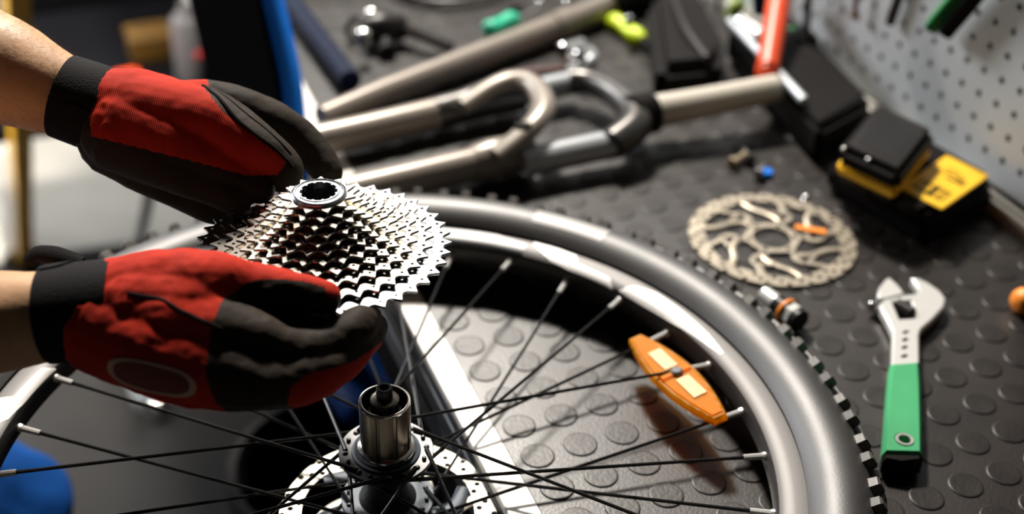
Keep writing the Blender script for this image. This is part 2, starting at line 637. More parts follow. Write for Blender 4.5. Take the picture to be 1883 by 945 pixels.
# tyre
prof = []
for k in range(-58, 239, 8):
    a = R(k)
    prof.append((k, a))
tp = []
MR, MA, TR = 0.0275, 0.0285, 0.3165
for k in range(25):
    a = R(-145 + 290 * k / 24)
    tp.append((TR + MR * math.cos(a), WZ + MA * math.sin(a)))
bm = bmesh.new(); lathe(bm, tp, 160)
tyre = fin('tyre', bm, M['tyre'], wheel, angle=60)


def knob_mesh(sx, sy, sz, taper=0.78):
    bm = bmesh.new()
    b = [bm.verts.new((-sx / 2 + 0.0, s * sy / 2, t * sz / 2)) for s, t in ((-1, -1), (1, -1), (1, 1), (-1, 1))]
    m_ = [bm.verts.new((sx * 0.4, s * sy / 2 * (taper + .1), t * sz / 2 * (taper + .1))) for s, t in ((-1, -1), (1, -1), (1, 1), (-1, 1))]
    t_ = [bm.verts.new((sx * 0.55, s * sy / 2 * taper * .8, t * sz / 2 * taper * .8)) for s, t in ((-1, -1), (1, -1), (1, 1), (-1, 1))]
    bridge(bm, b, m_); bridge(bm, m_, t_); bm.faces.new(t_); bm.faces.new(b[::-1])
    bmesh.ops.recalc_face_normals(bm, faces=bm.faces)
    me = bpy.data.meshes.new('knob')
    bm.to_mesh(me); bm.free()
    me.materials.append(M['knob'])
    return me


def knob_mat(th, el, dr=0.0):
    """wheel-local placement on the casing at angle th round the wheel, el up from the tread centre"""
    rad = TR + (MR + dr) * math.cos(el)
    z = WZ + (MA + dr) * math.sin(el)
    nrm = Vector((math.cos(el) * math.cos(th), math.cos(el) * math.sin(th), math.sin(el)))
    tng = Vector((-math.sin(th), math.cos(th), 0))
    up = nrm.cross(tng)
    mm = Matrix((nrm, tng, up)).transposed().to_4x4()
    mm.translation = (rad * math.cos(th), rad * math.sin(th), z)
    return mm


ks = knob_mesh(0.0095, 0.0085, 0.0120)
kc = knob_mesh(0.0100, 0.0100, 0.0095)
NP = 48
under = bmesh.new()
for q in range(NP):
    for w, dth in ((0, -0.030), (1, 0.030)):
        th = 2 * math.pi * q / NP + dth + 0.02
        o = bpy.data.objects.new('knob', ks); link(o, tyre); o.matrix_local = knob_mat(th, R(33 if w else 36), 0.0020)
        th2 = th + 0.055
        o = bpy.data.objects.new('knob', kc); link(o, tyre); o.matrix_local = knob_mat(th2, R(13), 0.0016)
        for el, me_, dd in ((-13, kc, 0), (-36, ks, 0.04)):
            t2 = bmesh.new(); t2.from_mesh(me_); t2.transform(knob_mat(th + dd, R(el), 0.0012))
            tm = bpy.data.meshes.new('t'); t2.to_mesh(tm); t2.free(); under.from_mesh(tm); bpy.data.meshes.remove(tm)
tag(fin('underside_knobs', under, M['knob'], tyre, smooth=False), kind='stuff')
bm = bmesh.new()
a0, a1 = R(34.5), R(47)
lathe(bm, [(TR + (MR + .0003) * math.cos(R(e)), WZ + (MA + .0003) * math.sin(R(e))) for e in (78, 84, 90, 96, 102, 108, 114)], 24, a0=a0, a1=a1)  # paler grey band over a short arc of the sidewall
tag(fin('sidewall_band', bm, M['pale_grey'], tyre), 'pale grey band on the tyre sidewall')

# rim
half = [(0.2735, 0.0), (0.2738, 0.0070), (0.2752, 0.0098), (0.2790, 0.0118), (0.2860, 0.0132), (0.2935, 0.0140), (0.2965, 0.0143), (0.2985, 0.0138), (0.2990, 0.0118), (0.2968, 0.0110), (0.2900, 0.0085)]
rp = [(r, WZ + z) for r, z in half] + [(r, WZ - z) for r, z in half[::-1][:-1]]
bm = bmesh.new(); lathe(bm, rp, 160, closed_profile=True)
rim = fin('rim', bm, M['rim'], wheel, angle=28)
RS = [(0.2738, 0.0070), (0.2752, 0.0098), (0.2790, 0.0118), (0.2860, 0.0132), (0.2935, 0.0140)]


def rimpt(th, s, lift=0.0004):
    L = [0.0]
    for a, b in zip(RS, RS[1:]):
        L.append(L[-1] + math.hypot(b[0] - a[0], b[1] - a[1]))
    d = max(0, min(1, s)) * L[-1]
    for k in range(len(RS) - 1):
        if d <= L[k + 1] + 1e-9:
            t = (d - L[k]) / (L[k + 1] - L[k])
            r = RS[k][0] + (RS[k + 1][0] - RS[k][0]) * t
            z = RS[k][1] + (RS[k + 1][1] - RS[k][1]) * t
            nx, nz = -(RS[k + 1][1] - RS[k][1]), (RS[k + 1][0] - RS[k][0])
            ln = math.hypot(nx, nz)
            r += lift * nx / ln
            z += lift * nz / ln
            return Vector((r * math.cos(th), r * math.sin(th), WZ + z))


def decal(name, pts, m, label=None, lift=0.0004):
    """pts: (angle deg, inner s, outer s) along the rim wall"""
    bm = bmesh.new()
    rows = []
    for (d0, i0, o0), (d1, i1, o1) in zip(pts, pts[1:]):
        n = max(2, int(abs(d1 - d0) / 0.8))
        for k in range(n + (1 if (d1, i1, o1) == pts[-1] else 0)):
            t = k / n
            th = R(d0 + (d1 - d0) * t)
            i_, o_ = i0 + (i1 - i0) * t, o0 + (o1 - o0) * t
            rows.append([bm.verts.new(rimpt(th, i_ + (o_ - i_) * q / 6, lift)) for q in range(7)])
    for A, B in zip(rows, rows[1:]):
        for k in range(6):
            bm.faces.new((A[k], A[k + 1], B[k + 1], B[k]))
    o = fin(name, bm, m, rim)
    if label:
        o['label'] = label


for base in (0, 110, 235):
    b = base
    decal('decal', [(b + 45.5, 0.80, 0.96), (b + 41, 0.22, 0.96), (b + 37.5, 0.12, 0.90), (b + 36.5, 0.10, 0.5), (b + 29.5, 0.06, 0.42), (b + 28, 0.04, 0.10)], M['decal_white'])
    decal('decal', [(b + 26.5, 0.10, 0.16), (b + 25, 0.06, 0.62), (b + 21, 0.04, 0.86), (b + 15, 0.10, 0.80), (b + 8, 0.25, 0.70), (b + 3, 0.42, 0.55)], M['decal_white'])
    decal('black_panel', [(b + 66, 0.02, 0.98), (b + 53, 0.02, 0.98), (b + 46.5, 0.02, 0.72)], M['rim_dark'], lift=0.0003)

# spokes and nipples
FT, FB, FR = 0.0490, 0.0040, 0.0285
for k in range(32):
    th = R(3.6 + 11.25 * k)
    top = (k % 2 == 0)
    s = 1 if ((k // 2) % 2 == 0) else -1
    ha = th + s * R(66)
    zf = (FT if top else FB)
    out = 1 if ((k // 2) % 2 == 0) else -1
    zo = zf + 0.0028 * out
    pn = Vector((0.2735 * math.cos(th), 0.2735 * math.sin(th), WZ + (0.002 if top else -0.002)))
    ph = Vector((FR * math.cos(ha), FR * math.sin(ha), zo))
    d = (pn - ph).normalized()
    bm = bmesh.new()
    cyl(bm, Vector((ph.x, ph.y, zf - 0.003 * out)), Vector((ph.x, ph.y, zo - 0.0004 * out)), 0.0013, n=8)
    cyl(bm, ph - d * 0.0012, ph + d * 0.022, 0.0015, n=8)
    cyl(bm, ph + d * 0.022, pn - d * 0.026, 0.00128, n=8)
    cyl(bm, pn - d * 0.026, pn - d * 0.008, 0.0014, n=8)
    sphere(bm, Vector((ph.x, ph.y, zf - 0.0031 * out)), 0.0018, 1, (1, 1, .6))
    sp = fin('spoke', bm, M['spoke'], wheel)
    bm = bmesh.new()
    cyl(bm, pn - d * 0.0165, pn - d * 0.0015, 0.0022, 0.0024, n=8)
    cyl(bm, pn - d * 0.0022, pn + d * 0.0012, 0.0030, 0.0034, n=10)
    fin('nipple', bm, M['satin_chrome'], sp)

# hub
bm = bmesh.new()
lathe(bm, [(0.0145, -0.002), (0.0205, 0.0), (0.0208, 0.006), (0.0165, 0.010), (0.0150, 0.018), (0.0150, 0.036), (0.0170, 0.043), (0.0230, 0.0465), (0.0230, 0.0475)], 48)
hub = fin('hub_shell', bm, M['hub_black'], wheel)
for zf, sgn, nm in ((FT, 1, 'flange'), (FB, -1, 'flange')):
    holes = [circ(FR * math.cos(R(3.6 + 11.25 * (k)) + 0), 0, 0.001) for k in range(0)]
    ol = [circ(0, 0, 0.0335, 96), circ(0, 0, 0.0165, 48)]
    for k in range(32):
        th = R(3.6 + 11.25 * k)
        if (k % 2 == 0) != (sgn == 1):
            continue
        s = 1 if ((k // 2) % 2 == 0) else -1
        ha = th + s * R(66)
        ol.append(circ(FR * math.cos(ha), FR * math.sin(ha), 0.0014, 8))
    me = plate_mesh(ol, 0.0032, 0.0004, zf)
    fl = obm(nm, me, M['hub_black' if sgn == 1 else 'hub_blue'], hub, angle=30)
    if sgn == 1:
        bm = bmesh.new(); lathe(bm, [(0.0245, FT + .0014), (0.0240, FT + .0030), (0.0225, FT + .0036), (0.0212, FT + .0026), (0.0200, FT + 0.0012)], 64)
        tag(fin('flange_collar', bm, M['hub_blue'], hub), 'blue grey raised collar')
    for q in range(8):
        a = R(3.6 + 45 * q + 27 + (11.25 if sgn < 0 else 0))
        bm = bmesh.new(); sphere(bm, (0.0285 * math.cos(a), 0.0285 * math.sin(a), zf + 0.0018), 0.0021, 2, (1, 1, .7))
        fin('rivet', bm, M['gun_metal'], hub)
# freehub body
bm = bmesh.new()
lathe(bm, [(0.0198, 0.0500), (0.0205, 0.0535), (0.0198, 0.0560), (0.0175, 0.0568)], 48)
fin('freehub_seal', bm, M['nickel'], wheel)
bm = bmesh.new()
ns = 9
out = []
for q in range(ns):
    b = 2 * math.pi * q / ns
    w = 0.16 if q else 0.24
    for f, r in ((0.0, 0.0177), (0.25, 0.0178), (0.5, 0.0178), (0.75, 0.0177)):
        out.append((b + f * (2 * math.pi / ns - w), r))
    e = b + 2 * math.pi / ns - w
    out += [(e, 0.0176), (e + 0.02, 0.0166), (e + w - 0.02, 0.0166)]
rows = []
for z, dr in ((0.0560, 0), (0.0575, 0.0), (0.0940, 0.0), (0.0950, -0.0004)):
    rows.append([bm.verts.new(((r + dr) * math.cos(a), (r + dr) * math.sin(a), z)) for a, r in out])
for a, b in zip(rows, rows[1:]):
    bridge(bm, a, b)
inner = [bm.verts.new((0.0158 * math.cos(a), 0.0158 * math.sin(a), 0.0950)) for a, r in out]
inner2 = [bm.verts.new((0.0152 * math.cos(a), 0.0152 * math.sin(a), 0.0800)) for a, r in out]
bridge(bm, rows[-1], inner); bridge(bm, inner, inner2); bm.faces.new(inner2)
fh = fin('freehub_body', bm, M['freehub'], wheel, angle=30)
bm = bmesh.new()
lathe(bm, [(0.0170, 0.0948), (0.0180, 0.0952), (0.0180, 0.0964), (0.0168, 0.0968), (0.0158, 0.0966), (0.0156, 0.0950)], 48)
tag(fin('rim_band', bm, M['nickel'], fh), 'bright machined top lip')
bm = bmesh.new()
lathe(bm, [(0.0115, 0.0795), (0.0118, 0.0870), (0.0112, 0.0885), (0.0100, 0.0890), (0.0100, 0.0955), (0.0092, 0.0985), (0.0070, 0.0992), (0.0052, 0.0990)], 40)
fin('locknut', bm, M['freehub'], wheel)
bm = bmesh.new()
for q in range(36):
    a = 2 * math.pi * q / 36
    box(bm, (0.0096 * math.cos(a), 0.0096 * math.sin(a), 0.0970), (0.0012, 0.0008, 0.0022), a)
tag(fin('knurling', bm, M['chrome'], wheel, smooth=False), 'bright knurled edge of the locknut', kind='stuff')
bm = bmesh.new()
lathe(bm, [(0.0052, 0.095), (0.0058, 0.1010), (0.0054, 0.1075), (0.0050, 0.1084), (0.0034, 0.1084), (0.0031, 0.1076), (0.0030, 0.0900)], 32)
fin('axle_end', bm, M['dark_steel'], wheel)
bm = bmesh.new()
lathe(bm, [(0.0008, -0.032), (0.0055, -0.032), (0.0055, -0.020), (0.0140, -0.018), (0.0145, 0.0)], 32)
fin('axle_foot', bm, M['hub_black'], wheel)


# brake rotor builder (used on the hub and on the bench)
def build_rotor(parent, z, m, ph=0.0, lobes=6, arm=None):
    hub_style = arm is not None
    aw = 1.5 if hub_style else 1.2
    arm = arm or m
    NC, hh = 72, 0.0010
    edges = [0.0642, 0.0696, 0.0748, 0.0800]
    bm = bmesh.new()

    def pp(r, f, zz):
        a = 2 * math.pi * f / NC + ph
        if r > 0.0799:
            r -= 0.0017 * max(0.0, 1 - abs((f % 6) - 3) / 0.6) + 0.0006 * abs((f % 6) - 3) / 3
        if r < 0.0643:
            r += 0.0010 * math.sin(a * lobes)
        return bm.verts.new((r * math.cos(a), r * math.sin(a), zz))
    for c in range(NC):
        for w in range(3):
            r0, r1 = edges[w], edges[w + 1]
            rm, fm = (r0 + r1) / 2, c + .5
            sq = [(r1, fm), (r1, c + 1), (rm, c + 1), (r0, c + 1), (r0, fm), (r0, c), (rm, c), (r1, c)]
            T = [pp(r, f, z + hh) for r, f in sq]
            B = [pp(r, f, z - hh) for r, f in sq]
            if (c + 2 * w) % 3 == 0:
                hr = 0.0024
                oc = [(rm + hr * math.cos(q * math.pi / 4), fm + hr * math.sin(q * math.pi / 4) / rm * NC / (2 * math.pi)) for q in range(8)]
                TH = [pp(r, f, z + hh) for r, f in oc]
                BH = [pp(r, f, z - hh) for r, f in oc]
                bridge(bm, T, TH)
                bridge(bm, TH, BH)
                bridge(bm, BH, B)
            else:
                bm.faces.new(T)
                bm.faces.new(B[::-1])
            if w == 2:
                for p, q in ((7, 0), (0, 1)):
                    bm.faces.new((T[p], T[q], B[q], B[p]))
            if w == 0:
                for p, q in ((3, 4), (4, 5)):
                    bm.faces.new((T[p], T[q], B[q], B[p]))
    bmesh.ops.remove_doubles(bm, verts=bm.verts, dist=2e-5)
    band = fin('brake_band', bm, m, parent, angle=30)
    # carrier: centre ring with bolt holes
    cen = []
    for i in range(96):
        a = 2 * math.pi * i / 96
        r = 0.0255 + 0.0040 * max(0, math.cos(6 * a)) ** 1.0
        cen.append((r * math.cos(a + ph), r * math.sin(a + ph)))
    ol = [cen, circ(0, 0, 0.0182, 48)] + [circ(0.0222 * math.cos(ph + R(60 * q)), 0.0222 * math.sin(ph + R(60 * q)), 0.0026, 10) for q in range(6)]
    obm('centre_ring', plate_mesh(ol, 0.0019, 0.0002, z), arm, parent, angle=30)
    for q in range(6):
        a = R(60 * q) + ph
        bm = bmesh.new()

        def pol(r, d):
            return Vector((r * math.cos(a + d), r * math.sin(a + d), z))
        tube(bm, [pol(0.0275, 0.0), pol(0.036, 0.10), pol(0.044, 0.36), pol(0.053, 0.62), pol(0.0652, 0.72)], 0.0032 * aw, 8, 5)
        if not hub_style:
            tube(bm, [pol(0.0275, 0.08), pol(0.038, -0.14), pol(0.046, -0.10), pol(0.053, 0.05), pol(0.0655, 0.16)], 0.0028 * aw, 8, 5)
            tube(bm, [pol(0.0462, -0.10), pol(0.0470, 0.08), pol(0.0458, 0.34)], 0.0024, 8, 5)
        for v in bm.verts:
            v.co.z = z + max(-0.00085, min(0.00085, v.co.z - z))
        fin('spider_arm', bm, m, parent, angle=40)
        if hub_style:
            bm = bmesh.new()
            a = R(60 * q + 24) + ph
            tube(bm, [pol(0.024, 0.0), pol(0.036, 0.04), pol(0.050, 0.22), pol(0.0605, 0.50)], [.0075, .0070, .0062, .0045], 10, 5)
            for v in bm.verts:
                v.co.z = z + .0022 + (v.co.z - z) * .28
            tag(fin('carrier_arm', bm, arm, parent, angle=60), 'blue grey carrier arm')
    return band


rt = bpy.data.objects.new('brake_rotor', None); rt.empty_display_size = 0.02; link(rt, wheel); rt.location = (0, 0, -0.0135)
build_rotor(rt, 0.0, M['rotor_steel'], R(12), arm=M['hub_blue'])
for q in range(6):
    a = R(60 * q) + R(12)
    bm = bmesh.new(); cyl(bm, (0.0222 * math.cos(a), 0.0222 * math.sin(a), 0.0012), (0.0222 * math.cos(a), 0.0222 * math.sin(a), 0.0045), 0.0038, n=14, bev=0.0006)
    fin('bolt', bm, M['dark_steel'], rt)
bm = bmesh.new(); box(bm, (0.045 * math.cos(R(55)), 0.045 * math.sin(R(55)), 0.0016), (0.010, 0.007, 0.001), R(20))
tag(fin('sticker', bm, M['orange_tag'], rt), 'orange sticker')

# spoke reflector
RC = Vector((0.1206, -0.0990, 0.0345)) - WC
rf = bpy.data.objects.new('reflector', None); rf.empty_display_size = 0.02; link(rf, wheel); rf.location = RC
ra = math.atan2(-0.1561 + 0.0358, 0.1255 - 0.1161)
rf.rotation_euler = (R(8), R(-4), ra)


def lens(L, Wd, n=14, cut=0.34):
    up, dn = [], []
    for i in range(n + 1):
        x = -1 + 2 * i / n
        w = (1 - abs(x) ** 1.9) * (1 - cut) + cut
        xx = x * (1 - .0 * abs(x))
        up.append((xx * L / 2, w * Wd / 2))
        dn.append((xx * L / 2, -w * Wd / 2))
    return up + dn[::-1]


obm('lens_body', plate_mesh([lens(0.121, 0.0335)], 0.0075, 0.0015, 0.0), M['amber'], rf, angle=40)
obm('lens_face', plate_mesh([lens(0.113, 0.0265)], 0.0016, 0.0005, 0.0042), M['amber'], rf, angle=40)
for xx, ll in ((-0.020, 0.026), (0.020, 0.026)):
    bm = bmesh.new(); box(bm, (xx, 0.001, 0.0052), (ll, 0.0120, 0.0012), bev=0.0003, seg=1)
    tag(fin('clear_panel', bm, M['amber_pale'], rf, smooth=False), 'pale peach reflecting panel')
bm = bmesh.new(); cyl(bm, (0, 0.001, 0.004), (0, 0.001, 0.0085), 0.0048, n=16, bev=0.0012)
tag(fin('clip_button', bm, M['white_plastic'], rf), 'pale clip button at the middle')
bm = bmesh.new(); box(bm, (0, 0.0, 0.0056), (0.005, 0.026, 0.002), bev=0.0006, seg=1)
fin('clip_bar', bm, M['amber'], rf, smooth=False)

# ================================================================ cassette
CC = Vector((-0.1414, -0.0497, 0.1890))
cas = thing('cassette', CC, 'silver stacked sprocket cassette held level between the two gloves', 'cassette')
cas.rotation_euler = (R(-2.2), R(-0.3), 0)
TEETH = [42, 36, 31, 27, 24, 21, 19, 17, 15, 13, 11]
PITCHR = [0.0127 / (2 * math.sin(math.pi / n)) for n in TEETH]


def sprocket(n, Rp, r_in, ph):
    o = []
    st = 2 * math.pi / n
    rs = 0.0037
    for t in range(n):
        c = t * st + ph
        cx, cy = Rp * math.cos(c), Rp * math.sin(c)
        for a in (-66, -45, -22, 0, 22, 45, 66):
            r_ = Rp - rs * math.cos(R(a))
            ang = c + rs * math.sin(R(a)) / Rp
            o.append((r_ * math.cos(ang), r_ * math.sin(ang)))
        for f, dr in ((0.395, 0.0008), (0.465, 0.0021), (0.535, 0.0019), (0.605, 0.0004)):
            ang = c + f * st
            o.append(((Rp + dr) * math.cos(ang), (Rp + dr) * math.sin(ang)))
    ol = [o, circ(0, 0, r_in, 48)]
    if n > 13:
        for t in range(n):
            c = (t + 0.5) * st + ph
            rr = Rp - 0.0042
            if rr - 0.0013 > r_in + 0.0006 and (t % 2 == 0 or n > 24):
                ol.append(circ(rr * math.cos(c), rr * math.sin(c), 0.00105, 6))
    return ol


DZ = 0.0039
for i, n in enumerate(TEETH):
    nxt = PITCHR[i + 1] - 0.004 if i + 1 < len(TEETH) else 0.0
    r_in = max(0.0168, nxt - 0.0048) if n > 11 else 0.0150
    me = plate_mesh(sprocket(n, PITCHR[i], r_in, R(2.0 + 5.3 * i)), 0.0018 if i else 0.0020, 0.00022, DZ * i)
    obm('sprocket', me, M['nickel_cool' if i == 0 else 'nickel'], cas, angle=30)
# dark carrier under the rings
pr_ = []
for i, n in enumerate(TEETH):
    nxt = PITCHR[i + 1] - 0.004 if i + 1 < len(TEETH) else 0.0175
    r = max(0.0163, nxt - 0.0046)
    pr_ += [(r, DZ * i - 0.0008), (r - 0.0006, DZ * i + 0.0028)]
bm = bmesh.new(); lathe(bm, [(0.0165, -0.0008)] + pr_, 64)
fin('carrier', bm, M['dark_steel'], cas)
# lockring
bm = bmesh.new()
lathe(bm, [(0.0148, 0.0398), (0.0181, 0.0400), (0.0184, 0.0408), (0.0182, 0.0416), (0.0172, 0.0424), (0.0160, 0.0425), (0.0154, 0.0419), (0.0140, 0.0419), (0.0134, 0.0424), (0.0126, 0.0424)], 64)
fin('lockring', bm, M['nickel_cool'], cas)
spl = []
for q in range(12):
    b = 2 * math.pi * q / 12
    for f, r in ((0.0, 0.0112), (0.05, 0.0124), (0.36, 0.0124), (0.41, 0.0112)):
        spl.append((r * math.cos(b + f), r * math.sin(b + f)))
obm('spline_ring', plate_mesh([circ(0, 0, 0.0134, 48), spl], 0.0050, 0.0002, 0.0400), M['nickel_cool'], cas, angle=30)
bm = bmesh.new(); lathe(bm, [(0.0125, 0.0380), (0.0128, 0.020), (0.0165, 0.018), (0.0165, -0.001)], 48)
fin('bore', bm, M['dark_steel'], cas)

from mathutils.bvhtree import BVHTree


# ================================================================ the mechanic
PO = Vector((-0.80, 0.20, -0.90))
person = thing('person', PO, 'mechanic in red and black work gloves and blue trousers holding the sprocket cassette', 'person')


def inpoly(x, y, poly):
    c = False
    n = len(poly)
    for i in range(n):
        x1, y1 = poly[i]
        x2, y2 = poly[(i + 1) % n]
        if (y1 > y) != (y2 > y) and x < (x2 - x1) * (y - y1) / (y2 - y1) + x1:
            c = not c
    return c


def hand_plane(o, origin, wrist, scale, u0, v0, fn):
    """assign fabric panels: fn(u, v, normal) -> material slot, in a plane through the wrist"""
    wv = Vector(wrist)
    for p in o.data.polygons:
        q = Vector(p.center) + Vector(origin) - wv
        u = u0 + q.dot(AX_R) * scale
        v = v0 - q.dot(AX_U) * scale
        p.material_index = fn(u, v, p.normal)


def bvh_of(o):
    me = o.data
    return BVHTree.FromPolygons([v.co[:] for v in me.vertices], [p.vertices[:] for p in me.polygons])


def on_skin(bv, p, lift):
    h = bv.find_nearest(Vector(p) - PO)
    return h[0] + h[1] * lift


# body: one continuous skin, mostly inside the clothes
LS, RSH = (-0.72, 0.37, 0.49), (-0.73, -0.02, 0.47)
LE, RE = (-0.4269, 0.2428, 0.2991), (-0.4849, -0.0180, 0.1732)
HC = Vector((-0.60, 0.17, 0.70))


def head_extra(bm):
    o = HC - PO
    bmesh.ops.create_uvsphere(bm, u_segments=32, v_segments=20, radius=1, matrix=Matrix.Translation(o) @ Matrix.Rotation(R(25), 4, 'Y') @ Matrix.Diagonal((0.098, 0.076, 0.118, 1)))
    f = Matrix.Rotation(R(25), 3, 'Y')
    sphere(bm, o + f @ Vector((0.100, 0, -0.012)), 0.015, 2, (1.3, .8, 1.5))
    sphere(bm, o + f @ Vector((0.078, 0, -0.075)), 0.036, 2)
    sphere(bm, o + f @ Vector((0.088, 0, 0.030)), 0.020, 2, (.6, 2.4, .6))
    for s in (-1, 1):
        sphere(bm, o + f @ Vector((-0.005, s * 0.077, -0.005)), 0.026, 2, (.7, .35, 1.2))


body_chains = [
    [(LS, .050), (LE, .042), ((-0.3586, 0.1782, 0.2710), .043), ((-0.3193, 0.1449, 0.2586), .0392), ((-0.2966, 0.1282, 0.2498), .0335), ((-0.2768, 0.1164, 0.2422), .0282), ((-0.2534, 0.1036, 0.2336), .027)],
    [(RSH, .050), (RE, .040), ((-0.3967, -0.0480, 0.1853), .037), ((-0.3497, -0.0649, 0.1907), .0318), ((-0.3308, -0.0714, 0.1932), .0292), ((-0.3119, -0.0779, 0.1957), .028), ((-0.2931, -0.0845, 0.1980), .027)],
    [(LS, .055), ((-0.70, 0.17, 0.50), .085), (RSH, .055)],
    [((-0.70, 0.17, 0.50), .075), ((-0.63, 0.17, 0.60), .058), ((-0.60, 0.17, 0.68), .06)],
    [((-0.70, 0.17, 0.48), .10), ((-0.76, 0.18, 0.30), .115), ((-0.84, 0.19, 0.02), .12)],
    [((-0.82, 0.27, 0.0), .075), ((-0.4300, 0.3555, -0.3575), .055), ((-0.62, 0.32, -0.80), .035), ((-0.60, 0.32, -0.86), .035)],
    [((-0.84, 0.11, 0.0), .075), ((-0.86, 0.07, -0.44), .050), ((-0.98, 0.06, -0.80), .035), ((-0.96, 0.06, -0.86), .035)],
]
body = blob('body', body_chains, 0.0055, M['skin'], person, 5, 0.0006, 40, head_extra, PO)
f25 = Matrix.Rotation(R(25), 3, 'Y')
for s in (-1, 1):
    bm = bmesh.new(); sphere(bm, HC - PO + f25 @ Vector((0.086, s * 0.031, 0.008)), 0.0125, 2)
    fin('eye', bm, M['eye_white'], person)
bm = bmesh.new(); sphere(bm, HC - PO + f25 @ Vector((0.108, 0, -0.058)), 0.012, 2, (.5, 1.9, .5))
fin('mouth', bm, M['lip'], person)
blob('hair', [[(HC + Vector((0.03, 0, 0.062)), .072), (HC + Vector((-0.04, 0, 0.045)), .080), (HC + Vector((-0.055, 0, -0.02)), .070)]], 0.008, M['hair'], person, 3, 0.004, 60, None, PO)
blob('shirt', [
    [(LS, .068), (Vector(LS).lerp(Vector(LE), .75), .058)], [(RSH, .068), (Vector(RSH).lerp(Vector(RE), .72), .056)],
    [(LS, .072), ((-0.71, 0.17, 0.47), .115), (RSH, .072)],
    [((-0.71, 0.17, 0.46), .125), ((-0.77, 0.18, 0.28), .135), ((-0.84, 0.19, 0.08), .140)]], 0.010, M['shirt_cloth'], person, 5, 0.004, 14, None, PO)
blob('trousers', [
    [((-0.845, 0.19, 0.08), .148), ((-0.85, 0.19, -0.02), .150)],
    [((-0.83, 0.27, -0.02), .105), ((-0.4263, 0.3554, -0.3555), .086), ((-0.4606, 0.3439, -0.4266), .080), ((-0.61, 0.32, -0.80), .062)],
    [((-0.85, 0.11, -0.02), .105), ((-0.87, 0.07, -0.44), .082), ((-0.985, 0.06, -0.79), .062)]], 0.010, M['blue_cloth'], person, 4, 0.006, 16, None, PO)
for bx, by in ((-0.60, 0.32), (-0.96, 0.06)):
    blob('boot', [[((bx - 0.04, by, -0.855), .042), ((bx + 0.06, by, -0.862), .036), ((bx + 0.15, by, -0.868), .031)], [((bx - 0.02, by, -0.85), .044), ((bx - 0.03, by, -0.77), .050)]], 0.008, M['boot'], person, 3, 0, 10, None, PO)

# far glove (left hand)
WF = (-0.2650, 0.1074, 0.2407)
far_chains = [
    [((-0.2603, 0.1059, 0.2362), .0290), ((-0.2356, 0.0935, 0.2359), .0310), ((-0.2072, 0.0827, 0.2332), .0270), ((-0.1789, 0.0872, 0.2329), .0185), ((-0.1433, 0.0723, 0.2216), .0158), ((-0.1211, 0.0560, 0.2042), .0145), ((-0.1126, 0.0388, 0.1916), .0118)],
    [((-0.2394, 0.0931, 0.2368), .0300), ((-0.2093, 0.0693, 0.2369), .0275), ((-0.1865, 0.0502, 0.2374), .0235), ((-0.1663, 0.0238, 0.2318), .0170), ((-0.1515, 0.0058, 0.2240), .0122), ((-0.1515, -0.0040, 0.2160), .0105)],
    [((-0.2453, 0.0848, 0.2311), .0300), ((-0.2138, 0.0532, 0.2252), .0245), ((-0.1864, 0.0262, 0.2140), .0170), ((-0.1691, 0.0084, 0.2060), .0112)],
    [((-0.2502, 0.0805, 0.2277), .0285), ((-0.2228, 0.0507, 0.2165), .0215), ((-0.1987, 0.0253, 0.2060), .0150), ((-0.1859, 0.0061, 0.2020), .0105)],
    [((-0.2514, 0.0922, 0.2196), .0300), ((-0.2283, 0.0722, 0.2013), .0245), ((-0.2093, 0.0600, 0.1838), .0170), ((-0.1949, 0.0427, 0.1760), .0130), ((-0.1750, 0.0415, 0.1710), .0112)],
    [((-0.2652, 0.1085, 0.2385), .0285), ((-0.2487, 0.0973, 0.2333), .0295)],
]
gf = blob('glove', far_chains, 0.0014, [M['knit_red'], M['glove_black']], person, 5, 0.0006, 50, None, PO)
gf['label'] = 'left glove with red knit back and black leather fingers'
RED_F = [(170, 100), (228, 128), (265, 110), (372, 135), (392, 172), (432, 217), (502, 271), (548, 303), (530, 327), (470, 328), (380, 304), (300, 284), (195, 258)]
hand_plane(gf, PO, WF, 2580, 165, 190, lambda u, v, n: 0 if (inpoly(u, v, RED_F) and n.dot(AX_F) < 0.25) else 1)
bvf = bvh_of(gf)


def seam(name, pts, r, m, bv, parent, lift, label=None):
    P, _ = smooth_path(pts, [1] * len(pts), 8)
    Q = [on_skin(bv, p, lift) for p in P]
    Q = [Q[0]] + [(a + b * 2 + c) / 4 for a, b, c in zip(Q, Q[1:], Q[2:])] + [Q[-1]]
    bm = bmesh.new()
    tube(bm, Q, r, 8, 1)
    o = fin(name, bm, m, parent)
    if label:
        o['label'] = label


seam('seam_piping', ((-0.1895, 0.0706, 0.2628), (-0.1865, 0.0538, 0.2599), (-0.1774, 0.0304, 0.2518), (-0.1674, 0.0146, 0.2455), (-0.1582, 0.0053, 0.2385), (-0.1510, -0.0069, 0.2352), (-0.1474, -0.0158, 0.2343)), 0.0013, M['piping'], bvf, gf, 0.0002, 'black piping along the seam')
seam('seam_stitching', ((-0.1847, 0.0730, 0.2600), (-0.1816, 0.0554, 0.2561), (-0.1684, 0.0322, 0.2506), (-0.1563, 0.0143, 0.2427), (-0.1454, -0.0007, 0.2380)), 0.0008, M['glove_black'], bvf, gf, 0.0)


def cuff(name, pts, rad, flat, parent):
    bm = bmesh.new()
    tube(bm, [Vector(p) - PO for p in pts], rad, 40, 6, flat)
    o = fin(name, bm, M['cuff_black'], parent, angle=50)
    o['label'] = 'black elastic wrist cuff'
    return o


cf = cuff('cuff', ((-0.2815, 0.1184, 0.2438), (-0.2652, 0.1085, 0.2385), (-0.2490, 0.0991, 0.2320)), [.0305, .0312, .0308], 1.0, gf)
bm = bmesh.new()
bvc = bvh_of(cf)


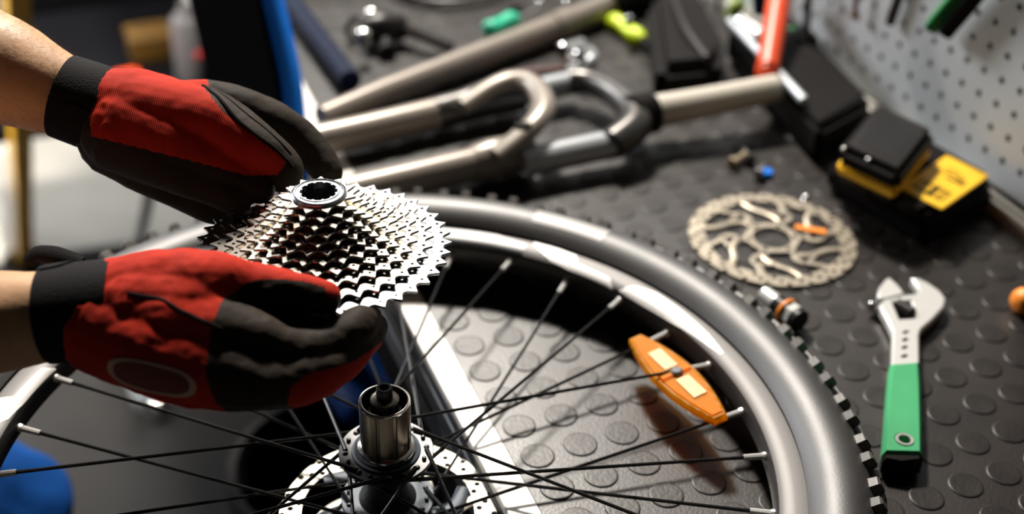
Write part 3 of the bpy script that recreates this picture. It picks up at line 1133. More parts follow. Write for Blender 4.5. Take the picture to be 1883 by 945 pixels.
def tab(name, cpt, du, dv, rx, ry, bv, parent, m, inner=0.0, lift=0.0012, th=0.0016, n=28):
    """rounded patch pressed onto a surface: cpt a point in front of it"""
    du, dv = Vector(du).normalized(), Vector(dv).normalized()
    view = du.cross(dv).normalized()
    if view.dot(AX_F) < 0:
        view = -view
    bm = bmesh.new()
    base = Vector(cpt) - PO - view * 0.15
    rings = []
    for f in ((1.0, .9, .55, 0.12) if not inner else (1.0, (1 + inner) / 2, inner)):
        rr = []
        for k in range(n):
            a = 2 * math.pi * k / n
            sx = math.copysign(abs(math.cos(a)) ** .8, math.cos(a))
            sy = math.copysign(abs(math.sin(a)) ** .8, math.sin(a))
            q = base + du * (rx * f * sx) + dv * (ry * f * sy)
            h = bv.ray_cast(q, view)
            if h[0] is None:
                h = bv.find_nearest(q + view * 0.15)
            rr.append((h[0], h[1]))
        rings.append(rr)
    V = [[bm.verts.new(p + nn * lift) for p, nn in r] for r in rings]
    edge = [bm.verts.new(p - nn * 0.0003) for p, nn in rings[0]]
    bridge(bm, edge, V[0])
    for a, b in zip(V, V[1:]):
        bridge(bm, a, b)
    if inner:
        edge2 = [bm.verts.new(p - nn * 0.0003) for p, nn in rings[-1]]
        bridge(bm, V[-1], edge2)
    else:
        bm.faces.new(V[-1])
    return fin(name, bm, m, parent, angle=50)


tab('strap_tab', (-0.2789, 0.0755, 0.2430), AX_R * .8 - AX_U * .5, AX_U * .8 + AX_R * .5, .016, .012, bvc, gf, M['cuff_black'])

# near glove (right hand)
WN = (-0.2975, -0.0822, 0.1984)
near_chains = [
    [((-0.2960, -0.0829, 0.1984), .0295), ((-0.2731, -0.0880, 0.2052), .0270), ((-0.2504, -0.0938, 0.2108), .0250), ((-0.2256, -0.1048, 0.2144), .0215), ((-0.2029, -0.1088, 0.2090), .0165), ((-0.1808, -0.1198, 0.2080), .0140), ((-0.1629, -0.1279, 0.2040), .0118)],
    [((-0.2905, -0.0872, 0.1959), .0300), ((-0.2497, -0.1171, 0.1979), .0290), ((-0.2179, -0.1377, 0.1980), .0185), ((-0.1887, -0.1511, 0.1886), .0132), ((-0.1643, -0.1482, 0.1839), .0130), ((-0.1459, -0.1395, 0.1853), .0126), ((-0.1339, -0.1218, 0.1755), .0110)],
    [((-0.2920, -0.0950, 0.1935), .0300), ((-0.2621, -0.1252, 0.1886), .0280), ((-0.2347, -0.1479, 0.1833), .0225), ((-0.1991, -0.1622, 0.1764), .0168), ((-0.1690, -0.1570, 0.1747), .0148), ((-0.1441, -0.1379, 0.1724), .0130), ((-0.1292, -0.1148, 0.1630), .0112)],
    [((-0.2894, -0.0938, 0.1877), .0290), ((-0.2651, -0.1207, 0.1840), .0270), ((-0.2434, -0.1379, 0.1739), .0215), ((-0.2130, -0.1472, 0.1653), .0162), ((-0.1832, -0.1492, 0.1590), .0142), ((-0.1579, -0.1363, 0.1558), .0125), ((-0.1421, -0.1234, 0.1558), .0110)],
    [((-0.2923, -0.0883, 0.1845), .0280), ((-0.2729, -0.1069, 0.1801), .0265), ((-0.2525, -0.1236, 0.1698), .0205), ((-0.2264, -0.1290, 0.1568), .0150), ((-0.1998, -0.1299, 0.1483), .0130), ((-0.1772, -0.1237, 0.1435), .0112)],
    [((-0.2718, -0.0941, 0.1978), .0340), ((-0.2383, -0.1091, 0.1976), .0330), ((-0.2158, -0.1109, 0.1908), .0240), ((-0.1981, -0.1076, 0.1880), .0190)],
    [((-0.2975, -0.0822, 0.1984), .0290), ((-0.2838, -0.0884, 0.1983), .0300)],
    [((-0.2010, -0.1047, 0.1867), .0220), ((-0.1768, -0.1030, 0.1749), .0180), ((-0.1560, -0.1046, 0.1674), .0130)],
]
gn = blob('glove', near_chains, 0.0014, [M['knit_red'], M['glove_black']], person, 5, 0.0012, 50, None, PO)
gn['label'] = 'right glove with oval patch on its red back'
BLK = [(425, 760), (408, 680), (412, 600), (426, 548), (462, 518), (500, 512), (560, 517), (596, 528), (606, 545), (660, 545), (730, 560), (720, 615), (655, 664), (585, 680), (552, 700), (535, 760)]
hand_plane(gn, PO, WN, 3000, 165, 570, lambda u, v, n: 1 if (inpoly(u, v, BLK) or n.dot(AX_F) > 0.4) else 0)
bvn = bvh_of(gn)
seam('seam_piping', ((-0.2758, -0.1115, 0.2252), (-0.2603, -0.1204, 0.2226), (-0.2476, -0.1380, 0.2244), (-0.2358, -0.1472, 0.2190), (-0.2293, -0.1523, 0.2161)), 0.0014, M['piping'], bvn, gn, -0.0007, 'dark seam across the red back')
tab('glove_patch', (-0.2771, -0.1586, 0.1970), AX_R + AX_U * -.22, AX_U + AX_R * .22, .0275, .0092, bvn, gn, M['patch_tan'], inner=0.86, lift=0.0010)
tab('patch_field', (-0.2771, -0.1586, 0.1970), AX_R + AX_U * -.22, AX_U + AX_R * .22, .0240, .0078, bvn, gn, M['patch_dark'], lift=0.0006)
cn = cuff('cuff', ((-0.3219, -0.0741, 0.1948), (-0.3024, -0.0810, 0.1971), (-0.2798, -0.0889, 0.2000)), [.0300, .0312, .0310], 1.0, gn)
tab('strap_tab', (-0.3150, -0.0575, 0.2210), AX_R - AX_U * .12, AX_F, .016, .012, bvh_of(cn), gn, M['cuff_black'])

# strap end standing up behind the near cuff, and the hair on the far forearm
bm = bmesh.new()
tube(bm, [Vector(p) - PO for p in ((-0.3270, -0.0305, 0.2058), (-0.3213, -0.0290, 0.2110), (-0.3107, -0.0366, 0.2126), (-0.2961, -0.0496, 0.2109))], [.005, .006, .0065, .005], 12, 4, .5)
fin('strap_end', bm, M['cuff_black'], gn)
bvb = bvh_of(body)
rnd = random.Random(5)
bm = bmesh.new()
A0, A1 = Vector((-0.3324, 0.1542, 0.2633)) - PO, Vector((-0.2805, 0.1182, 0.2459)) - PO
ax = (A1 - A0).normalized()
px_, py_, _ = frame_z(ax)
for k in range(620):
    t, a = rnd.random(), rnd.uniform(0, 2 * math.pi)
    c = A0.lerp(A1, t)
    out = px_ * math.cos(a) + py_ * math.sin(a)
    h = bvb.ray_cast(c + out * .09, -out)
    if h[0] is None:
        continue
    d = (ax * rnd.uniform(.6, 1.3) + h[1] * rnd.uniform(.35, .8) + Vector((rnd.uniform(-.3, .3), rnd.uniform(-.3, .3), rnd.uniform(-.3, .3)))).normalized()
    p0_ = h[0] - h[1] * .0004
    p1_ = p0_ + d * rnd.uniform(.005, .010)
    x_, y_, _ = frame_z(d)
    b3 = [bm.verts.new(p0_ + (x_ * math.cos(q * 2.094) + y_ * math.sin(q * 2.094)) * .00007) for q in range(3)]
    tip = bm.verts.new(p1_)
    for q in range(3):
        bm.faces.new((b3[q], b3[(q + 1) % 3], tip))
tag(fin('arm_hair', bm, M['hair'], person), 'fine brown hair on the forearm', kind='stuff')


# ================================================================ things on the bench
def loc2(pts, o):
    return [(p[0] - o[0], p[1] - o[1]) for p in pts]


def prism(bm, pts, z0, z1, bev=0.0, seg=2, inset=0.0):
    lo = [bm.verts.new((p[0], p[1], z0)) for p in pts]
    hi = [bm.verts.new((p[0], p[1], z1)) for p in pts]
    fs = []
    n = len(pts)
    for i in range(n):
        fs.append(bm.faces.new((lo[i], lo[(i + 1) % n], hi[(i + 1) % n], hi[i])))
    fs.append(bm.faces.new(lo[::-1])); fs.append(bm.faces.new(hi))
    if bev:
        es = list({e for f in fs for e in f.edges})
        bmesh.ops.bevel(bm, geom=es, offset=bev, segments=seg, affect='EDGES')
    return bm


def grow(pts, d):
    cx = sum(p[0] for p in pts) / len(pts)
    cy = sum(p[1] for p in pts) / len(pts)
    out = []
    for p in pts:
        v = Vector((p[0] - cx, p[1] - cy))
        v = v * (1 + d / max(v.length, 1e-6))
        out.append((cx + v.x, cy + v.y))
    return out


def rel(p, o):
    return Vector(p) - Vector(o)


# brake rotor
ro = (0.3290, 0.0850, 0.0)
rotor = thing('brake_rotor', ro, 'worn steel brake disc with an orange tag lying on the mat', 'brake disc')
build_rotor(rotor, 0.0030, M['old_rotor'], R(-18))
t0, t1 = rel((0.3586, 0.0912, 0.0050), ro), rel((0.3821, 0.0725, 0.0050), ro)
mid = (t0 + t1) / 2
bm = bmesh.new()
box(bm, (mid.x, mid.y, 0.0054), ((t1 - t0).length, 0.0085, 0.0022), math.atan2((t1 - t0).y, (t1 - t0).x), bev=0.0006, seg=1)
tag(fin('orange_tag', bm, M['orange_tag'], rotor, smooth=False), 'bright orange tag')

# adjustable wrench
wo = (0.3243, -0.1276, 0.0000)
wr = thing('adjustable_wrench', wo, 'chrome adjustable wrench with a green grip lying on the mat', 'wrench')
headp = loc2([(0.3096, -0.1267, 0.0140), (0.3393, -0.0879, 0.0140), (0.3447, -0.0735, 0.0140), (0.3500, -0.0537, 0.0140), (0.3577, -0.0463, 0.0140), (0.3809, -0.0471, 0.0140), (0.3935, -0.0492, 0.0140), (0.3985, -0.0466, 0.0140), (0.4015, -0.0371, 0.0140), (0.4042, -0.0272, 0.0140), (0.4102, -0.0304, 0.0140), (0.4142, -0.0400, 0.0140), (0.4160, -0.0531, 0.0140), (0.4137, -0.0645, 0.0140), (0.4039, -0.0746, 0.0140), (0.3828, -0.0861, 0.0140), (0.3646, -0.0941, 0.0140), (0.3580, -0.0997, 0.0140), (0.3326, -0.1338, 0.0140)], wo)
win = loc2([(0.3653, -0.0525, 0.0140), (0.3818, -0.0570, 0.0140), (0.3708, -0.0791, 0.0140), (0.3559, -0.0753, 0.0140)], wo)
obm('head', plate_mesh([headp, win], 0.0100, 0.0016, 0.0085), M['satin_chrome'], wr, angle=40)
jaw = loc2([(0.3564, -0.0423, 0.0140), (0.3653, -0.0316, 0.0140), (0.3791, -0.0225, 0.0140), (0.3849, -0.0201, 0.0140), (0.3853, -0.0293, 0.0140), (0.3842, -0.0395, 0.0140), (0.3814, -0.0473, 0.0140), (0.3678, -0.0475, 0.0140), (0.3571, -0.0478, 0.0140)], wo)
obm('sliding_jaw', plate_mesh([jaw], 0.0110, 0.0014, 0.0088), M['satin_chrome'], wr, angle=40)
a, b = rel((0.3670, -0.0555, 0.0120), wo), rel((0.3713, -0.0715, 0.0120), wo)
bm = bmesh.new()
cyl(bm, a, b, 0.0052, n=16)
for k in range(7):
    c = a.lerp(b, (k + .5) / 7)
    d = (b - a).normalized()
    cyl(bm, c - d * .0007, c + d * .0007, 0.0064, n=16)
fin('adjusting_worm', bm, M['dark_steel'], wr)
a, b = rel((0.3462, -0.0485, 0.0090), wo), rel((0.3602, -0.0451, 0.0090), wo)
bm = bmesh.new(); cyl(bm, a, b, 0.0055, n=12, bev=.0008); cyl(bm, a.lerp(b, .3) + Vector((-.004, -.004, 0)), a.lerp(b, .9) + Vector((-.004, -.004, 0)), 0.003, n=10)
fin('rack_pin', bm, M['chrome'], wr)
for c0, c1 in (((0.3459, -0.0934, 0.0139), (0.3517, -0.0924, 0.0139)), ((0.3389, -0.1020, 0.0139), (0.3447, -0.1010, 0.0139)), ((0.3321, -0.1105, 0.0139), (0.3378, -0.1095, 0.0139)), ((0.3244, -0.1200, 0.0139), (0.3305, -0.1192, 0.0139))):
    c0, c1 = rel(c0, wo), rel(c1, wo)
    bm = bmesh.new(); box(bm, ((c0.x + c1.x) / 2, (c0.y + c1.y) / 2, 0.0134), ((c1 - c0).length, 0.0030, 0.0008), math.atan2((c1 - c0).y, (c1 - c0).x))
    tag(fin('scale_mark', bm, M['black_plastic'], wr, smooth=False), 'black scale mark')
hp = loc2([(0.3082, -0.1258, 0.0160), (0.3334, -0.1322, 0.0160), (0.3166, -0.1563, 0.0160), (0.2864, -0.1973, 0.0160), (0.2651, -0.2257, 0.0160), (0.2364, -0.2135, 0.0160), (0.2501, -0.1967, 0.0160), (0.2817, -0.1575, 0.0160)], wo)
hc = rel((0.2613, -0.2075, 0.0160), wo)
obm('grip', plate_mesh([hp, circ(hc.x, hc.y, 0.0048, 20)], 0.0160, 0.0030, 0.0090), M['green_grip'], wr, angle=50)
bm = bmesh.new()
lathe(bm, [(0.0046, 0.0165), (0.0050, 0.0176), (0.0066, 0.0176), (0.0070, 0.0168)], 24, (hc.x, hc.y, 0)); 
tag(fin('hole_ring', bm, M['pale_grey'], wr), 'pale ring round the hanging hole')
ep = loc2([(0.2659, -0.2248, 0.0160), (0.2603, -0.2315, 0.0160), (0.2442, -0.2284, 0.0160), (0.2325, -0.2196, 0.0160), (0.2371, -0.2125, 0.0160)], wo)
obm('cap_or_shaded_end', plate_mesh([ep], 0.0155, 0.0030, 0.0088), M['black_plastic'], wr, angle=50)  # shaded end of the green grip, its shade put in as a black piece

# charger and battery pack
co = (0.4955, 0.109, 0.0)
ch = thing('battery_charger', co, 'black power tool battery charger with a yellow label beside the pegboard', 'charger')
cq = [(0.4294, 0.1518, 0.0100), (0.4546, 0.0209, 0.0100), (0.5665, 0.0554, 0.0100), (0.5371, 0.1816, 0.0100)]
cq = loc2(cq, co)
bm = bmesh.new(); prism(bm, cq, 0.002, 0.030, 0.007, 3)
fin('lower_shell', bm, M['black_plastic'], ch)
tq = loc2([(0.4227, 0.1363, 0.0340), (0.4516, 0.0258, 0.0340), (0.5628, 0.0612, 0.0340), (0.5390, 0.1777, 0.0340)], co)
bm = bmesh.new(); prism(bm, tq, 0.024, 0.042, 0.006, 3)
fin('upper_shell', bm, M['black_plastic'], ch)
lq = loc2([(0.4538, 0.0684, 0.0425), (0.4691, 0.0214, 0.0425), (0.5534, 0.0561, 0.0425), (0.5387, 0.1042, 0.0425)], co)
bm = bmesh.new(); prism(bm, lq, 0.0415, 0.0436, 0.0010, 1)
tag(fin('label_plate', bm, M['yellow'], ch), 'yellow label with black print')


def on_quad(q, s, t, z):
    a, b, c, d = [Vector((p[0], p[1])) for p in q]
    v = (a.lerp(b, s)).lerp(d.lerp(c, s), t)
    return (v.x, v.y)


def print_bar(q, s0, s1, t0, t1, z, parent, name='print_mark'):
    bm = bmesh.new()
    bm.faces.new([bm.verts.new((*on_quad(q, s, t, z), z)) for s, t in ((s0, t0), (s1, t0), (s1, t1), (s0, t1))])
    return fin(name, bm, M['black_plastic'], parent, smooth=False)


for (s0, s1, t0, t1) in ((.16, .20, .12, .34), (.20, .46, .12, .15), (.20, .46, .31, .34), (.30, .34, .15, .31), (.48, .60, .10, .36), (.62, .84, .12, .15), (.62, .84, .31, .34), (.80, .84, .15, .31), (.68, .73, .15, .31),
                         (.30, .78, .66, .685), (.30, .70, .72, .735), (.45, .85, .56, .60), (.30, .55, .78, .79), (.62, .86, .62, .64)):
    print_bar(lq, s0, s1, t0, t1, 0.0438, ch)
for p, q in (((0.4234, 0.1191, 0.0360), (0.4330, 0.0830, 0.0360)), ((0.4379, 0.0847, 0.0340), (0.4420, 0.0599, 0.0340)), ((0.4471, 0.0547, 0.0360), (0.4535, 0.0339, 0.0360))):
    a, b = rel(p, co), rel(q, co)
    bm = bmesh.new(); box(bm, ((a.x + b.x) / 2, (a.y + b.y) / 2, 0.036), ((b - a).length, 0.007, 0.010), math.atan2((b - a).y, (b - a).x), bev=.002)
    tag(fin('grey_catch', bm, M['grey_plastic'], ch), 'grey plastic catch')
bo = tuple(Vector((0.5025, 0.1550, 0.0450)))
ba = thing('battery_pack', bo, 'black and yellow battery pack sitting in the charger', 'battery')
bq = loc2([(0.4064, 0.1097, 0.0750), (0.4305, 0.0449, 0.0750), (0.5204, 0.1055, 0.0750), (0.4990, 0.1762, 0.0750)], bo)
bm = bmesh.new(); prism(bm, grow(bq, -.002), 0.000, 0.011, 0.003, 2)
tag(fin('yellow_base', bm, M['yellow'], ba), 'yellow lower half')
bm = bmesh.new(); prism(bm, bq, 0.007, 0.031, 0.007, 3)
fin('black_cover', bm, M['black_plastic'], ba)
bm = bmesh.new(); prism(bm, grow(bq, -.012), 0.0302, 0.0320, 0.001, 1)
tag(fin('top_panel', bm, M['grey_plastic'], ba), 'dark grey raised top panel')
bm = bmesh.new(); prism(bm, grow(bq, -.021), 0.0318, 0.0325)
fin('data_label', bm, M['black_gloss'], ba)
for p in ((0.4130, 0.1084, 0.0720), (0.4230, 0.0828, 0.0720)):
    a = rel(p, bo)
    bm = bmesh.new(); sphere(bm, (a.x, a.y, 0.027), 0.0026, 2)
    tag(fin('screw_head', bm, M['chrome'], ba), 'shiny screw head')

# black case with rods and handles leaning on it
ko = tuple(Vector((0.5303, 0.3689, 0.0000)))
case = thing('tool_case', ko, 'long flat black case against the foot of the pegboard', 'case')
kq = loc2([(0.4475, 0.1914, 0.0400), (0.5411, 0.2295, 0.0400), (0.5791, 0.4559, 0.0400), (0.4900, 0.4500, 0.0400), (0.4757, 0.3888, 0.0400)], ko)
bm = bmesh.new(); prism(bm, kq, 0.001, 0.044, 0.008, 3)
fin('case_body', bm, M['black_plastic'], case)
bm = bmesh.new(); prism(bm, grow(kq, -.012), 0.043, 0.0455, 0.001, 1)
fin('lid_panel', bm, M['black_plastic'], case)


def simple_rod(name, p, q, r, m, label, cat, n=16, bev=.001, group=None):
    o = tuple((Vector(p) + Vector(q)) / 2)
    bm = bmesh.new(); cyl(bm, rel(p, o), rel(q, o), r, n=n, bev=bev)
    ob = fin(name, bm, m, None, loc=o)
    tag(ob, label, cat, group)
    return ob


simple_rod('steel_rod', (0.4583, 0.2391, 0.0510), (0.4882, 0.4444, 0.0510), .0052, M['stanchion'], 'bright steel rod lying on the black case', 'rod')
simple_rod('socket_extension', (0.4941, 0.4307, 0.0560), (0.4972, 0.3853, 0.0560), .0095, M['chrome'], 'short chrome socket extension beside the steel rod', 'tool', 12)

po_ = (0.4526, 0.3052, 0.0500)
red = thing('pry_bar', po_, 'orange red tubular handle leaning up against the pegboard', 'tool')
pt = (0.5400, 0.4262, 0.0943)
bm = bmesh.new(); cyl(bm, rel(pt, po_) * .02 + Vector((0, 0, .004)), rel(pt, po_), .0125, .0140, n=20, bev=.002)
fin('red_tube', bm, M['red_paint'], red)
bm = bmesh.new(); cyl(bm, Vector((0, 0, 0.0)), rel(pt, po_) * .10, .0132, n=20, bev=.002)
fin('end_sleeve', bm, M['red_paint'], red)

# suspension fork
fo = (0.15, 0.33, 0.0)
fork = thing('suspension_fork', fo, 'grey bicycle suspension fork lying across the mat with its pale steerer tube', 'fork')


def fpart(name, pts, rad, m, n=20, sub=4, flat=None, label=None):
    bm = bmesh.new(); tube(bm, [rel(p, fo) for p in pts], rad, n, sub, flat)
    o = fin(name, bm, m, fork, angle=50)
    if label:
        o['label'] = label
    return o


fpart('steerer_tube', ((0.3029, 0.2957, 0.0360), (0.3702, 0.2899, 0.0400), (0.4545, 0.2868, 0.0440)), [.0185, .0165, .0150], M['taupe_light'], label='pale beige steerer tube')
fpart('lower_leg', ((-0.0589, 0.3778, 0.0220), (0.0240, 0.3845, 0.0220), (0.1030, 0.3931, 0.0220)), [.0165, .0170, .0175], M['taupe'])
fpart('leg_collar', ((0.0993, 0.3931, 0.0220), (0.1314, 0.3960, 0.0240), (0.1678, 0.4004, 0.0260), (0.2025, 0.3990, 0.0260)), [.0185, .0180, .0205, .0195], M['gun_metal'])
fpart('lower_leg', ((-0.0504, 0.2700, 0.0220), (0.0340, 0.2759, 0.0220), (0.1051, 0.2816, 0.0220)), [.0165, .0168, .0172], M['taupe'])
fpart('leg_collar', ((0.1002, 0.2811, 0.0220), (0.1199, 0.2818, 0.0240), (0.1484, 0.2832, 0.0240), (0.1637, 0.2824, 0.0240)), [.0178, .0205, .0195, .0180], M['taupe'])
fpart('fork_arch', ((0.1204, 0.3679, 0.0400), (0.1578, 0.3773, 0.0520), (0.1844, 0.3741, 0.0580), (0.1948, 0.3476, 0.0600), (0.1857, 0.3059, 0.0600), (0.1670, 0.2836, 0.0560), (0.1419, 0.2725, 0.0460), (0.1170, 0.2655, 0.0360)), [.011, .0115, .012, .012, .013, .013, .0125, .012], M['taupe'], 16, 5, .75)
fpart('stanchion', ((0.1974, 0.4022, 0.0240), (0.2723, 0.4050, 0.0260)), [.0135, .0135], M['stanchion'], 20, 1, label='chrome plated stanchion')
fpart('stanchion', ((0.1448, 0.2637, 0.0240), (0.2487, 0.2649, 0.0260)), [.0150, .0150], M['stanchion'], 20, 1, label='silver grey stanchion')
fpart('fork_crown', ((0.2619, 0.4002, 0.0300), (0.2789, 0.3873, 0.0320), (0.2892, 0.3479, 0.0360), (0.2880, 0.3009, 0.0380), (0.2735, 0.2723, 0.0360), (0.2416, 0.2575, 0.0300)), [.0150, .0145, .0150, .0170, .0175, .0165], M['gun_metal'], 18, 5)
fpart('crown_race', ((0.2811, 0.2933, 0.0360), (0.3067, 0.2977, 0.0350)), [.0235, .0225], M['black_plastic'], 24, 1)
for p, q in (((-0.0589, 0.3778, 0.0220), (-0.0874, 0.3762, 0.0220)), ((-0.0504, 0.2700, 0.0220), (-0.0777, 0.2675, 0.0220))):
    fpart('dropout', (p, q), [.0120, .0070], M['gun_metal'], 12, 1)
bm = bmesh.new(); c = rel((0.1430, 0.2605, 0.0680), fo); box(bm, c, (.016, .010, .006), R(-35), bev=.0015)
tag(fin('cable_guide', bm, M['black_plastic'], fork), 'small black cable guide on the arch')

# long frame tube
to = (0.18, 0.49, 0.0)
ft = thing('seat_post', to, 'long taupe metal tube with a stepped collar behind the fork', 'tube')
for nm, pts, rad, m, lb in (('tube_body', ((-0.0137, 0.4334, 0.0180), (0.0619, 0.4650, 0.0180), (0.3197, 0.5629, 0.0180)), [.0125, .0145, .0160], M['taupe'], None),
                            ('stepped_collar', ((0.3134, 0.5601, 0.0180), (0.3423, 0.5720, 0.0180)), [.0178, .0178], M['taupe'], None),
                            ('upper_tube', ((0.3403, 0.5710, 0.0180), (0.4160, 0.6028, 0.0180)), [.0160, .0160], M['taupe'], None),
                            ('black_clamp', ((0.4075, 0.5954, 0.0200), (0.4792, 0.6242, 0.0200)), [.0200, .0200], M['black_plastic'], 'black clamp at the far end')):
    bm = bmesh.new(); tube(bm, [rel(p, to) for p in pts], rad, 22, 1)
    o = fin(nm, bm, m, ft, angle=50)
    if lb:
        o['label'] = lb
bm = bmesh.new(); c = rel((0.3918, 0.5166, 0.0400), to); cyl(bm, c - Vector((0, 0, .012)), c, .0050, n=12, bev=.0015)
tag(fin('clamp_bolt', bm, M['chrome'], ft), 'shiny bolt on the black clamp')

simple_rod('metal_tube', (0.0330, 0.80, .0145), (0.0410, 0.510, .0145), .0130, M['navy'], 'dark blue metal tube lying along the left bench edge', 'tube', 24, .0015)

# brake lever at the back
lo_ = (0.1223, 0.6524, 0.0000)
lv = thing('brake_lever', lo_, 'black bicycle brake lever with two shiny bolts near the far bench end', 'brake lever')
bm = bmesh.new(); tube(bm, [rel(p, lo_) for p in ((0.0907, 0.6206, 0.0200), (0.1118, 0.6185, 0.0220), (0.1419, 0.6161, 0.0200))], [.018, .020, .014], 14, 4)
fin('lever_body', bm, M['black_gloss'], lv)
bm = bmesh.new(); tube(bm, [rel(p, lo_) for p in ((0.1362, 0.6134, 0.0220), (0.1557, 0.5866, 0.0180), (0.1803, 0.5598, 0.0120))], [.011, .008, .009], 12, 4, .7)
fin('lever_blade', bm, M['black_plastic'], lv)
bm = bmesh.new(); tube(bm, [rel(p, lo_) for p in ((0.1150, 0.6182, 0.0160), (0.1112, 0.6009, 0.0100), (0.1062, 0.5774, 0.0100))], [.013, .012, .010], 12, 4)
fin('reservoir', bm, M['black_gloss'], lv)
for p, r in (((0.1145, 0.6630, 0.0240), .0095), ((0.0793, 0.5799, 0.0380), .0110)):
    c = rel(p, lo_)
    bm = bmesh.new(); cyl(bm, c - Vector((0, 0, .014)), c - Vector((0, 0, .002)), r * .7, n=14); sphere(bm, c, r * .8, 2, (1, 1, .6))
    tag(fin('bolt', bm, M['chrome'], lv), 'shiny round bolt')
bm = bmesh.new()
c = rel((0.0960, 0.6378, 0.0160), lo_)
bmr = [c + Vector((.020 * math.cos(t), .006 * math.sin(2 * t) * 0, .016 * math.sin(t))) for t in [2 * math.pi * k / 20 for k in range(21)]]
tube(bm, bmr, .0035, 8, 1)
fin('clamp_band', bm, M['black_gloss'], lv)


def coil(name, c, r0, r, n, m, label, cat, turns=3):
    bm = bmesh.new()
    pts = []
    for k in range(turns * 28 + 1):
        a = 2 * math.pi * k / 28
        rr = r0 * (1 + .07 * math.sin(a * .37 + 1))
        pts.append((rr * math.cos(a), rr * .92 * math.sin(a), r + r * 1.9 * k / 28 * .8 + .002))
    tube(bm, pts, r, n, 1)
    return tag(fin(name, bm, m, None, loc=c), label, cat)


coil('cable_coil', (0.2563, 0.7727, 0.0000), .085, .0030, 8, M['black_gloss'], 'coil of black bicycle cable at the far end of the bench', 'cable', 3)
coil('inner_tube', (0.1184, 0.8788, 0.0000), .085, .0090, 10, M['tyre'], 'black rubber hose loop at the far left corner of the bench', 'hose', 1)


def handle_tool(name, p, q, r, m, label, cat, shaft=None, sr=.003, sm='chrome'):
    o = tuple((Vector(p) + Vector(q)) / 2)
    t = thing(name, o, label, cat)
    a, b = rel(p, o), rel(q, o)
    bm = bmesh.new(); tube(bm, [a, a.lerp(b, .12), a.lerp(b, .45), a.lerp(b, .8), b], [r * .65, r, r * .82, r, r * .6], 14, 4)
    fin('handle', bm, m, t, angle=60)
    if shaft:
        bm = bmesh.new(); cyl(bm, b, rel(shaft, o), sr, n=10)
        fin('shaft', bm, M[sm], t)
    return t


handle_tool('screwdriver', (0.2354, 0.5846, 0.0140), (0.2848, 0.6080, 0.0140), .0125, M['teal'], 'teal plastic handle partly hidden behind the long taupe tube', 'tool', (0.3178, 0.6245, 0.0140))
handle_tool('screwdriver', (0.3974, 0.5707, 0.0120), (0.4070, 0.5037, 0.0120), .0110, M['neon'], 'neon yellow screwdriver handle under the black clamp', 'screwdriver', (0.4113, 0.4778, 0.0100), .0055, 'grey_plastic')

so = (0.3188, 0.4959, 0.0000)
st = thing('stem_clamp', so, 'chrome handlebar clamp standing behind the fork crown', 'clamp')
bm = bmesh.new(); cyl(bm, rel((0.2826, 0.4689, 0.0300), so), rel((0.3128, 0.4768, 0.0300), so), .0120, n=20, bev=.002)
fin('clamp_barrel', bm, M['chrome'], st)
bm = bmesh.new(); c = rel((0.2932, 0.4432, 0.0440), so); cyl(bm, c - Vector((0, 0, .014)), c, .0075, n=16, bev=.002)
fin('bolt', bm, M['chrome'], st)
bm = bmesh.new(); tube(bm, [rel(p, so) for p in ((0.2794, 0.4453, 0.0180), (0.2977, 0.4494, 0.0200), (0.3156, 0.4554, 0.0240), (0.3138, 0.4672, 0.0300))], [.0065, .0065, .0075, .0065], 10, 4)
fin('bracket', bm, M['stanchion'], st)
bm = bmesh.new(); a, b = rel((0.2848, 0.4618, 0.0080), so), rel((0.3259, 0.4745, 0.0080), so); cyl(bm, a, b, .0075, n=12, bev=.001)
tag(fin('shim', bm, mat('rust_red', (0.25, 0.05, 0.03), 0.5), st), 'rust red shim')
simple_rod('hose', (0.2147, 0.4817, 0.0060), (0.2902, 0.4732, 0.0060), .0055, mat('maroon_rubber', (0.09, 0.025, 0.022), 0.5), 'short maroon hose lying behind the fork arch', 'hose')

go = (0.4409, 0.5258, 0.0000)
pouch = thing('tool_pouch', go, 'soft black tool pouch at the back right of the bench', 'bag')
pq = loc2([(0.4267, 0.5353, 0.0400), (0.5205, 0.5973, 0.0400), (0.4577, 0.3951, 0.0400), (0.4212, 0.3500, 0.0300), (0.3458, 0.3596, 0.0300)], go)
bm = bmesh.new(); prism(bm, pq, 0.001, 0.052, 0.014, 4)
fin('pouch_body', bm, M['black_plastic'], pouch)
bm = bmesh.new(); tube(bm, [rel(p, go) for p in ((0.4525, 0.5193, 0.0550), (0.4191, 0.4270, 0.0570), (0.4096, 0.3615, 0.0520))], [.005, .006, .005], 8, 4)
tag(fin('carry_strap', bm, M['grey_plastic'], pouch), 'dark grey carrying strap')


def bolt(name, p, q, m, label, r=.0035, hr=.0065, cat='bolt', group=None):
    o = tuple((Vector(p) + Vector(q)) / 2)
    t = thing(name, o, label, cat, 0, group)
    a, b = rel(p, o), rel(q, o)
    d = (b - a).normalized()
    bm = bmesh.new(); cyl(bm, a, b, r, n=12, bev=.0005)
    fin('shank', bm, m, t)
    bm = bmesh.new(); cyl(bm, a - d * .005, a, hr, n=6, bev=.0006)
    fin('hex_head', bm, m, t, smooth=False)
    return t


